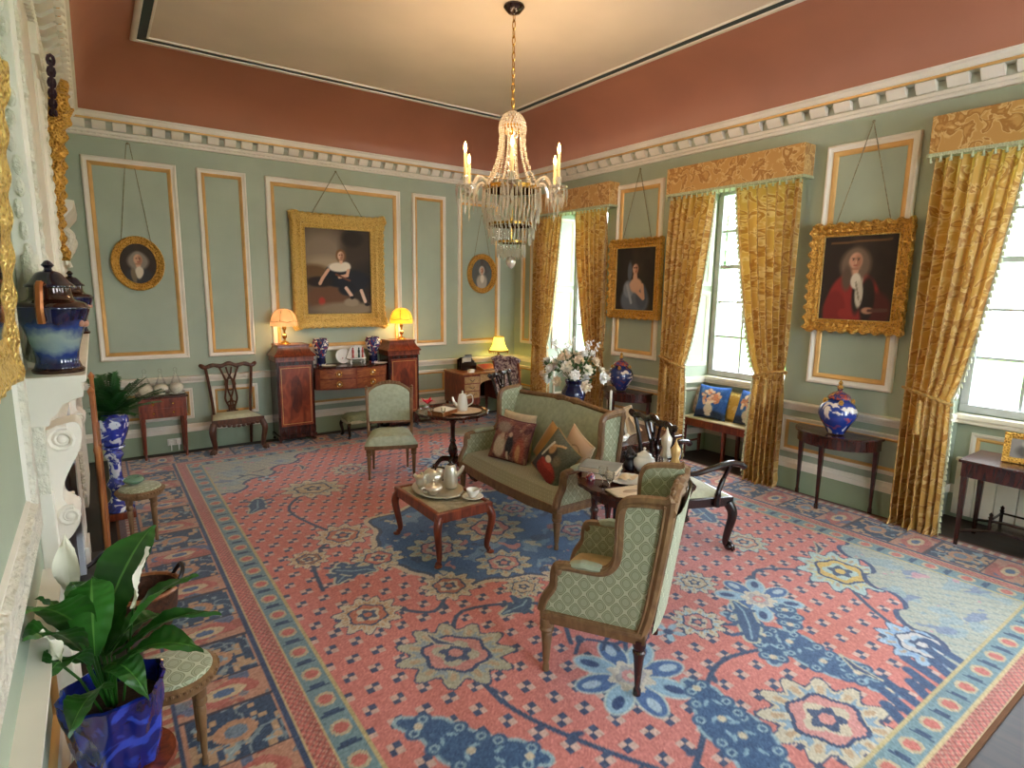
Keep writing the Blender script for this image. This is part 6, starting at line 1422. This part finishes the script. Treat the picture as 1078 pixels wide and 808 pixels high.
stand_plate('white plate standing against the wall behind the left vase',(2.36,8.0,z),.09,0,M['porc'])
t=thing('china_centrepiece','footed white china stand painted with red flowers in the middle of the sideboard','ornament',(2.93,7.86,z))
b=MB(); b.lathe([(0,.06),(.10,.06),(.125,.075),(.12,.085),(0,.08)],28,sx=1.2)
for k in range(4): a=PI/4+k*PI/2; b.tube(arc([(.11*math.cos(a)*1.1,.09*math.sin(a),.07),(.13*math.cos(a)*1.1,.10*math.sin(a),.03),(.115*math.cos(a)*1.1,.09*math.sin(a),.0)],4),.014,6)
b.build('footed_base',M['porc'],t)
b=MB(); n=30; pts=[(.13*math.cos(PI*i/n)*(1+.05*math.cos(6*PI*i/n)),.085+.17*math.sin(PI*i/n)) for i in range(n+1)]; b.prism(pts,lambda x,zz,h:(x,h,zz),-.012,.012); b.build('arched_back',fw,t)
for x,c in ((-.05,'#b03a2c'),(.035,'#2c4a3a'),(.09,'#b04030')):
    b=MB(); b.ball((x,-.03,.17),(.016,.012,.04),8,6); b.ball((x,-.03,.215),.012,8,6); b.lathe([(.018,.085),(.012,.14),(0,.15)],8,(x,-.03,0)); b.build('figure',plain('china_figure_%d'%len(bpy.data.materials),c,.2),t)
for lb,x,y in (('small flat white dish in front of the left vase on the sideboard',2.50,7.72),('small flat white dish near the right pedestal on the sideboard',3.22,7.68)):
    t=thing('shallow_dish',lb,'dish',(x,y,z),0,'small dishes on the sideboard'); b=MB(); b.lathe([(0,.004),(.06,0),(.085,.014),(.08,.016),(.06,.006),(0,.008)],24,sx=1.2,sy=.8); b.build('dish_body',M['porc'],t)
# glass covered bowls on the work table
for k,(lb,x,y,tall) in enumerate((('white bowl under a clear glass cone, left one on the small work table',.40,7.86,1),('footed white bowl under glass in the middle of the small work table',.555,7.84,0),('white bowl under a clear glass cone, right one on the small work table',.715,7.88,1))):
    t=thing('covered_bowl',lb,'bowl',(x,y,WT),0,'glass covered bowls on the work table')
    b=MB(); b.lathe([(0,.004),(.06,0),(.085,.012),(.08,.014),(.05,.008),(0,.01)],20)
    if k!=1: b.build('saucer',M['porc'],t)
    b=MB(); b.lathe(interp([(.035,.01),(.04,.015),(.03,.03) if k==1 else (.06,.035),(.075,.07),(.07,.10),(.05,.125),(0,.14)],3),20,mod=lambda a,zz:1+.03*math.cos(8*a)); b.build('bowl_body',china('cream_green_china_%d'%k,'#e9e4d0','#c9cba0','#8a8a50',22,.2,(.35,.58)),t)
    b=MB(); b.lathe(interp([(.085,.02),(.075,.09),(.045,.17),(.018,.24),(.012,.27),(.024,.285),(.015,.31),(0,.32)],3),20); b.build('glass_cover',M['glass'],t)
# writing desk clutter
z=DK[4]
t=thing('letter_rack','dark letter rack filled with papers on the left of the writing desk','letter rack',(4.72,7.82,z)); b=MB(); b.box(-.14,.14,-.07,.07,0,.02)
b.build('rack_base',M['ebony'],t)
for i in range(3): b=MB(); y=-.06+i*.06; b.prism([(-.14,.02),(.14,.02),(.14,.10+.03*i),(.08,.13+.03*i),(-.08,.13+.03*i),(-.14,.10+.03*i)],lambda x,zz,h:(x,h,zz),y-.006,y+.006); b.build('divider',M['ebony'],t)
for i,c in enumerate(('#cfc6b4','#8a8f98','#5a6068')): b=MB(); b.box(-.10+.05*i,.06+.03*i,-.035+.04*i,-.025+.04*i,.03,.19+.02*i); b.build('paper',plain('paper_%d'%i,c,.7),t)
t=thing('writing_slope','red leather writing slope lying on the writing desk','writing slope',(5.02,7.68,z),R(4)); b=MB(); b.prism([(-.12,0),(.12,0),(.12,.075),(-.12,.018)],lambda y,zz,x:(x,y,zz),-.16,.16); b.build('slope_body',M['walnut'],t,bevel=.003)
b=MB(); b.add([(-.14,-.105,.0235),(.14,-.105,.0235),(.14,.105,.0735),(-.14,.105,.0735)],[(0,1,2,3)]); b.build('red_leather',plain('red_leather','#b5152e',.5),t)
t=thing('note_pad','small stack of cream cards on the front of the writing desk','cards',(4.60,7.50,z)); b=MB()
for i in range(4): b.cbox((.004*i,.003*i,.006+.011*i),(.09,.06,.01),.1*i)
b.build('card_stack',M['petal'],t)
# gilt framed picture on the near window table
t=thing('photo_frame','small gilt picture frame on the side table at the right edge','picture frame',(5.86,1.22,HT),0); t.rotation_euler=(R(-16),0,R(-78))
b=MB(); b.ring(-.15,.15,.0,.24,[(0,0),(0,.018),(.015,.022),(.03,.012),(.04,.012),(.045,.006)],lambda a,c,h:(a,-h,c)); b.build('frame',M['gold'],t)
c=Canvas(.22,.16,30,24,'#8a8480'); c.ell(.11,.06,.07,.05,'#5a5450',.5); c.ell(.11,.12,.04,.03,'#a39890',.5); c.mesh('print',M['oil'],lambda X,Y:np.stack([X-.11,0*X-.006,Y+.04],-1),t,smooth=False)
b=MB(); b.prism([(-.03,.16),(.03,.16),(.04,.02),(-.04,.02)],lambda x,zz,h:(x,.002+h+(.18-zz)*.5,zz),0,.005); b.build('strut',M['walnut'],t)
# ================================================================== MANTEL VASES
def mantel_vase(label,loc,rz):
    t=thing('lidded_vase',label,'vase',loc,rz,'pair of lidded vases on the mantelshelf'); m,nt,bs,N,L=newmat('flow_blue_glaze'); bs.inputs['Roughness'].default_value=.08; bs.inputs['Coat Weight'].default_value=.7
    tc=N.new('ShaderNodeTexCoord'); sp=N.new('ShaderNodeSeparateXYZ'); L.new(tc.outputs['Object'],sp.inputs[0]); n=noise(nt,14,3,tc.outputs['Object']); 
    h=mth(nt,'ADD',sp.outputs['Z'],mth(nt,'MULTIPLY_ADD',n.outputs['Fac'],.10,-.05)); base=ramp(nt,mth(nt,'MULTIPLY',h,2.4),[(.07,'#131a44'),(.16,'#22387c'),(.25,'#7f9298'),(.34,'#8fa09a'),(.43,'#25407f'),(.50,'#11163c')])  # navy glaze; the greyish middle band paints in a window reflection
    w=noise(nt,26,1,tc.outputs['Object'],'ShaderNodeTexVoronoi'); mx=N.new('ShaderNodeMixRGB'); L.new(mth(nt,'LESS_THAN',w.outputs['Distance'],.2),mx.inputs[0]); L.new(base,mx.inputs[1]); mx.inputs[2].default_value=hx4('#4a64a8'); L.new(mx.outputs[0],bs.inputs['Base Color'])
    b=MB(); b.lathe(interp([(.075,.012),(.078,.02),(.07,.05),(.077,.10),(.10,.18),(.122,.245),(.122,.26),(.10,.262)],4),28); b.build('vase_body',m,t)
    br=plain('copper_brown_glaze_%d'%len(bpy.data.materials),'#3a1d14',.15,metal=.3,coat=.6)
    b=MB(); b.lathe([(0,0),(.085,0),(.087,.012),(.078,.02),(.07,.02)],28); b.build('foot_ring',br,t)
    dk=plain('midnight_glaze_%d'%len(bpy.data.materials),'#121228',.1,coat=.7)
    b=MB(); b.lathe(interp([(.118,.262),(.108,.275),(.074,.29),(.066,.33),(.07,.335)],4),28); b.build('shoulder',br,t)
    b=MB(); b.lathe(interp([(.08,.335),(.08,.343),(.062,.36),(.04,.39),(.016,.40),(.012,.41)],3)+[(.022,.42),(.010,.436),(0,.44)],20); b.build('lid',dk,t)
    for s in (-1,1):
        b=MB(); b.tube(arc([(s*.066,0,.345),(s*.10,0,.352),(s*.115,0,.33),(s*.122,0,.29),(s*.128,0,.25),(s*.12,0,.20)],4),.010,6,flat=1.4); b.build('copper_handle',plain('copper_lustre_%d'%len(bpy.data.materials),'#a8663c',.25,metal=.6),t)
    b=MB(); b.ball((.0,-.104,.19),(.028,.012,.012),10,6); b.ball((.03,-.10,.195),(.014,.01,.014),8,6); b.ball((-.03,-.10,.195),(.014,.01,.014),8,6); b.build('pink_sprig',plain('pink_sprig_%d'%len(bpy.data.materials),'#c08a74',.3),t)
    return t
mantel_vase('large blue lidded vase on the near end of the mantelshelf',(XL+.112,2.94,1.69),R(75)); mantel_vase('blue lidded vase on the far end of the mantelshelf, partly hidden by the first',(XL+.125,5.17,1.69),R(75))
# ================================================================== PLANTS
def blade(base,tip,w,droop,n=10,roll=0,fold=.25):
    """broad pointed leaf along an arching midrib"""
    A,B=Vector(base),Vector(tip); side=(B-A).cross(Vector((0,0,1)))
    if side.length<1e-4: side=Vector((1,0,0))
    side.normalize(); up=side.cross((B-A).normalized()); side=side*math.cos(roll)+up*math.sin(roll)
    nrm=side.cross((B-A).normalized()); rows=[]
    for i in range(n+1):
        t=i/n; c=A.lerp(B,t)+Vector((0,0,droop*4*t*(1-t))); ww=w*(math.sin(PI*min(1,t*.9+.06))**.85)*(1-t**6)*.5+.0008
        rows.append([tuple(c+side*ww*q+nrm*abs(q)*ww*fold*1.0+nrm*(.012*math.sin(t*9+q*3)*abs(q)+.0022*math.sin(55*t-18*abs(q))*min(1,abs(q)*3))) for q in (-1,-.7,-.4,-.05,.05,.4,.7,1)])
    return rows
M['rib']=leafmat('pale_leaf_midrib','#4f8a38','#6a9a48')
pl=thing('peace_lily','peace lily with broad glossy leaves in a crumpled cobalt blue pot','potted plant',(-.055,2.29,0))
PX,PY=-.055,2.29
def crum(a,z): return 1+.045*math.sin(5*a+z*9)+.035*math.sin(9*a-z*14)+.025*math.sin(14*a+z*31)
b=MB(); b.lathe([(0,.36),(.10,.36),(.115,.365)]+[(.115+.04*i/12,.365+.28*i/12) for i in range(1,13)]+[(.158,.655),(.148,.66),(.14,.63),(.135,.58),(0,.58)],56,mod=crum); pt=b.build('glazed_pot',M['blueglaze'],pl)
b=MB(); b.lathe([(.137,.585),(.08,.60),(0,.605)],24); b.build('soil',M['soil'],pl)
for bs_,tp,w in (([-.08,2.32,.841],[.116,2.45,1.152],.15),([-.094,2.2,.835],[-.076,2.12,1.145],.115),([-.103,2.25,.873],[-.235,1.98,1.141],.13),([-.121,2.25,.817],[-.235,1.95,1.079],.11),([-.058,2.25,.793],[.218,2.2,1.032],.12),([-.045,2.25,.788],[.269,2.1,.915],.06),([-.046,2.2,.782],[.198,2.0,.856],.11),([-.064,2.15,.732],[-.165,1.95,.744],.10),([-.067,2.2,.79],[.039,2.05,.716],.08),([-.116,2.2,.809],[-.204,2.0,.912],.10),([-.095,2.3,.815],[-.142,2.35,1.044],.10),([-.072,2.28,.781],[.151,2.35,.819],.09),([-.088,2.3,.74],[-.217,2.2,1.082],.06),([-.077,2.3,.772],[.003,2.4,.979],.11)):
    b=MB(); bs2=(bs_[0]-PX,bs_[1]-PY,bs_[2]); tp2=(tp[0]-PX,tp[1]-PY,tp[2]); g=blade(bs2,tp2,w*1.15,.05,44,roll=rs.uniform(-.35,.35)); b.sheet(g); b.m=[1 if i%7==3 else 0 for i in range(len(b.f))]; b.tube([((bs2[0])*.3,(bs2[1])*.3,.59),(bs2[0]*.8,bs2[1]*.8,bs2[2]*.5+.33),bs2],.005,5); b.build('leaf',[M['leaf'],M['rib']],pl)
for bs_,tp,w in (([-.149,2.4,.978],[-.15,2.42,1.188],.075),([.021,2.2,.966],[.077,2.2,1.172],.035),([-.09,2.3,.80],[-.10,2.33,.93],.04),([-.17,2.08,.90],[-.20,2.02,1.06],.035)):
    bs2=(bs_[0]-PX,bs_[1]-PY,bs_[2]); tp2=(tp[0]-PX,tp[1]-PY,tp[2]); b=MB(); b.tube([(bs2[0]*.3,bs2[1]*.3,.6),(bs2[0]*.7,bs2[1]*.7,.8),bs2],.004,5); st_=b.build('flower_stalk',M['leaf'],pl)
    b=MB(); b.sheet(blade(bs2,tp2,w,.0,16,roll=.2,fold=.5)); b.build('white_spathe',plain('spathe_%d'%len(bpy.data.materials),'#ece8d2',.5),st_)
t=thing('plant_stand','round dark red wooden stand beneath the cobalt blue pot','stand',(PX,PY,G0)); b=MB(); b.lathe([(.0,.345),(.17,.345),(.175,.33),(.16,.315),(.04,.30),(.03,.2),(.045,.15),(.03,.10),(.06,.06),(.13,.03),(.14,0),(0,0)][::-1],28); b.build('turned_stand',M['mah'],t)
# jardiniere with palm on a pedestal
JX,JY=.03,5.98
t=thing('jardiniere','blue and white china jardiniere on its tall pedestal near the back corner','jardiniere',(JX,JY,G0))
b=MB(); b.cbox((0,0,.03),(.24,.24,.06)); b.build('wooden_plinth',M['mah'],t,bevel=.006)
b=MB(); b.lathe(interp([(.11,.06),(.12,.075),(.10,.11),(.06,.16),(.05,.24),(.075,.30),(.05,.36),(.05,.50),(.075,.56),(.06,.60),(.09,.63),(.09,.645)],4),24); b.build('pedestal',M['bluewhite'],t)
b=MB(); b.lathe(interp([(.06,.645),(.08,.66),(.12,.76),(.135,.86),(.125,.91),(.14,.935),(.128,.935),(.115,.90),(0,.88)],4),28,mod=lambda a,z:1+(.02*math.cos(12*a) if z>.9 else 0)); b.build('china_pot',M['bluewhite'],t)
p=thing('potted_palm','feathery green palm growing in the china jardiniere','potted plant',(JX,JY,G0+.89))
b=MB(); b.lathe([(.11,-.005),(.06,.005),(0,.01)],18); b.build('soil',M['soil'],p)
rs=random.Random(3); b=MB(); sm=MB()
for i in range(64):
    a=rs.uniform(0,2*PI); L=rs.uniform(.28,.58); up_=rs.uniform(.45,1.45); d=Vector((math.cos(a)*math.cos(up_),math.sin(a)*math.cos(up_),math.sin(up_)))
    if d.x<-.25: d.x*=.35
    pts=[Vector((0,0,.0))+d*L*q+Vector((0,0,-.13*q*q)) for q in (0,.2,.4,.6,.8,1)]
    sm.tube([tuple(q) for q in pts],.003,4)
    for k in range(15):
        q=.2+.8*k/15; j=min(int(q*5),4); c=pts[j].lerp(pts[j+1],q*5-j); tang=(pts[j+1]-pts[j]).normalized()
        for s in (-1,1):
            sd=(tang.cross(Vector((0,0,1))).normalized()*s+tang*.6+Vector((0,0,-.15))).normalized(); l=.10*(1-.5*q); n_=tang*.009
            b.add([tuple(c-n_),tuple(c+n_),tuple(c+sd*l*.6+n_*.8),tuple(c+sd*l),tuple(c+sd*l*.6-n_*.8)],[(0,1,2,3,4)])
b.build('fronds',M['fern'],p,auto=False); sm.build('stalks',M['fern'],p,auto=False)
b=MB(); b.lathe(interp([(.03,0),(.06,.01),(.075,.03),(.06,.05),(.045,.055),(.0,.03)],3),16); one('glass_bowl','small green glass bowl on the far stool','bowl',b,plain('green_glass','#8fc0a0',.1,trans=.5),(.14,5.36,G0+.46))
# ================================================================== OUTSIDE
b=MB(); b.box(XW+.3,60,-40,50,-.75,-.55); b.mi=1; b.add([(11,-40,-.545),(18.5,-40,-.545),(18.5,50,-.545),(11,50,-.545)],[(0,1,2,3)]); struct(b,'ground',[plain('lawn_grass','#5f8f34',.9,var=.15,scale=.6),plain('pale_gravel_drive','#a8a498',.9,var=.05)])
rs=random.Random(21); lv=leafmat('tree_leaf','#54803c','#7aa050',.7); bk=plain('tree_bark','#5a4a3a',.9,bmp=.5)
for i,(x,y,s) in enumerate(((40,2,1.0),(43,12,1.15),(38,21,.95),(46,30,1.2),(48,-6,1.1),(42,38,1.05))):
    t=thing('tree',('broad green tree across the lawn in the near window','round green tree across the lawn behind the near window frame','bushy green tree across the lawn in the middle window','tall green tree across the lawn left of the bushy one','green tree at the right end of the lawn','green tree across the lawn seen from the furthest window')[i],'tree',(x,y,-.55),0,'trees across the lawn')
    b=MB(); b.tube(arc([(0,0,0),(.1,0,2*s),(0,.2,4*s),(.2,0,6*s)],4),[.4*s-.02*s*k for k in range(13)],8); b.build('trunk',bk,t)
    b=MB()
    for k in range(900):
        d=Vector((rs.gauss(0,1),rs.gauss(0,1),rs.gauss(0,1))).normalized(); r=rs.uniform(.6,1)**.5; c=Vector((d.x*3.2*s*r,d.y*3.2*s*r,5.6*s+d.z*3.6*s*r)); u=Vector((rs.uniform(-1,1),rs.uniform(-1,1),rs.uniform(-1,1))).normalized(); v=u.orthogonal().normalized(); q=.55*s
        b.add([tuple(c-u*q),tuple(c+v*q*.5),tuple(c+u*q),tuple(c-v*q*.5)],[(0,1,2,3)])
    b.build('crown',lv,t,auto=False,uv=False)
# ================================================================== LIGHT AND CAMERA
wd=bpy.data.worlds.new('World'); SC.world=wd; wd.use_nodes=True; bg=wd.node_tree.nodes['Background']; bg.inputs['Color'].default_value=(.84,.92,1.0,1); bg.inputs['Strength'].default_value=9.0
for i,(x,y,rz) in enumerate([(XW-.06,c,R(90)) for c in WIN]+[(1.9,YF-.02,R(180)),(4.2,YF-.02,R(180))]):
    l=bpy.data.lights.new('window_portal','AREA'); l.shape='RECTANGLE'; l.size=1.2; l.size_y=2.3; l.cycles.is_portal=True
    o=bpy.data.objects.new('window_portal',l); COL.objects.link(o); o.location=(x,y,(SILL+HEAD)/2); o.rotation_euler=(R(90),0,rz)
cam=bpy.data.cameras.new('Camera'); co=bpy.data.objects.new('Camera',cam); COL.objects.link(co); SC.camera=co
cam.sensor_fit='HORIZONTAL'; cam.sensor_width=36; cam.lens=609.842/1078*36; cam.clip_start=.02; cam.clip_end=300
yaw,pit,rol=R(35.64400658),R(-9.23673281),R(.79006304)
fwd=Vector((math.sin(yaw)*math.cos(pit),math.cos(yaw)*math.cos(pit),math.sin(pit))); r0=Vector((math.cos(yaw),-math.sin(yaw),0)); u0=r0.cross(fwd)
r1=r0*math.cos(rol)+u0*math.sin(rol); u1=-r0*math.sin(rol)+u0*math.cos(rol)
mw=Matrix((r1,u1,-fwd)).transposed().to_4x4(); mw.translation=Vector((0,0,2.0404)); co.matrix_world=mw
SC.view_settings.view_transform='Standard'; SC.view_settings.look='None'; SC.view_settings.gamma=1; SC.view_settings.use_curve_mapping=False; SC.view_settings.exposure=1.15
SC.cycles.use_denoising=True; SC.cycles.max_bounces=8; SC.cycles.diffuse_bounces=5; SC.cycles.transmission_bounces=6; SC.cycles.transparent_max_bounces=12; SC.cycles.caustics_reflective=False; SC.cycles.caustics_refractive=False; SC.cycles.sample_clamp_indirect=6
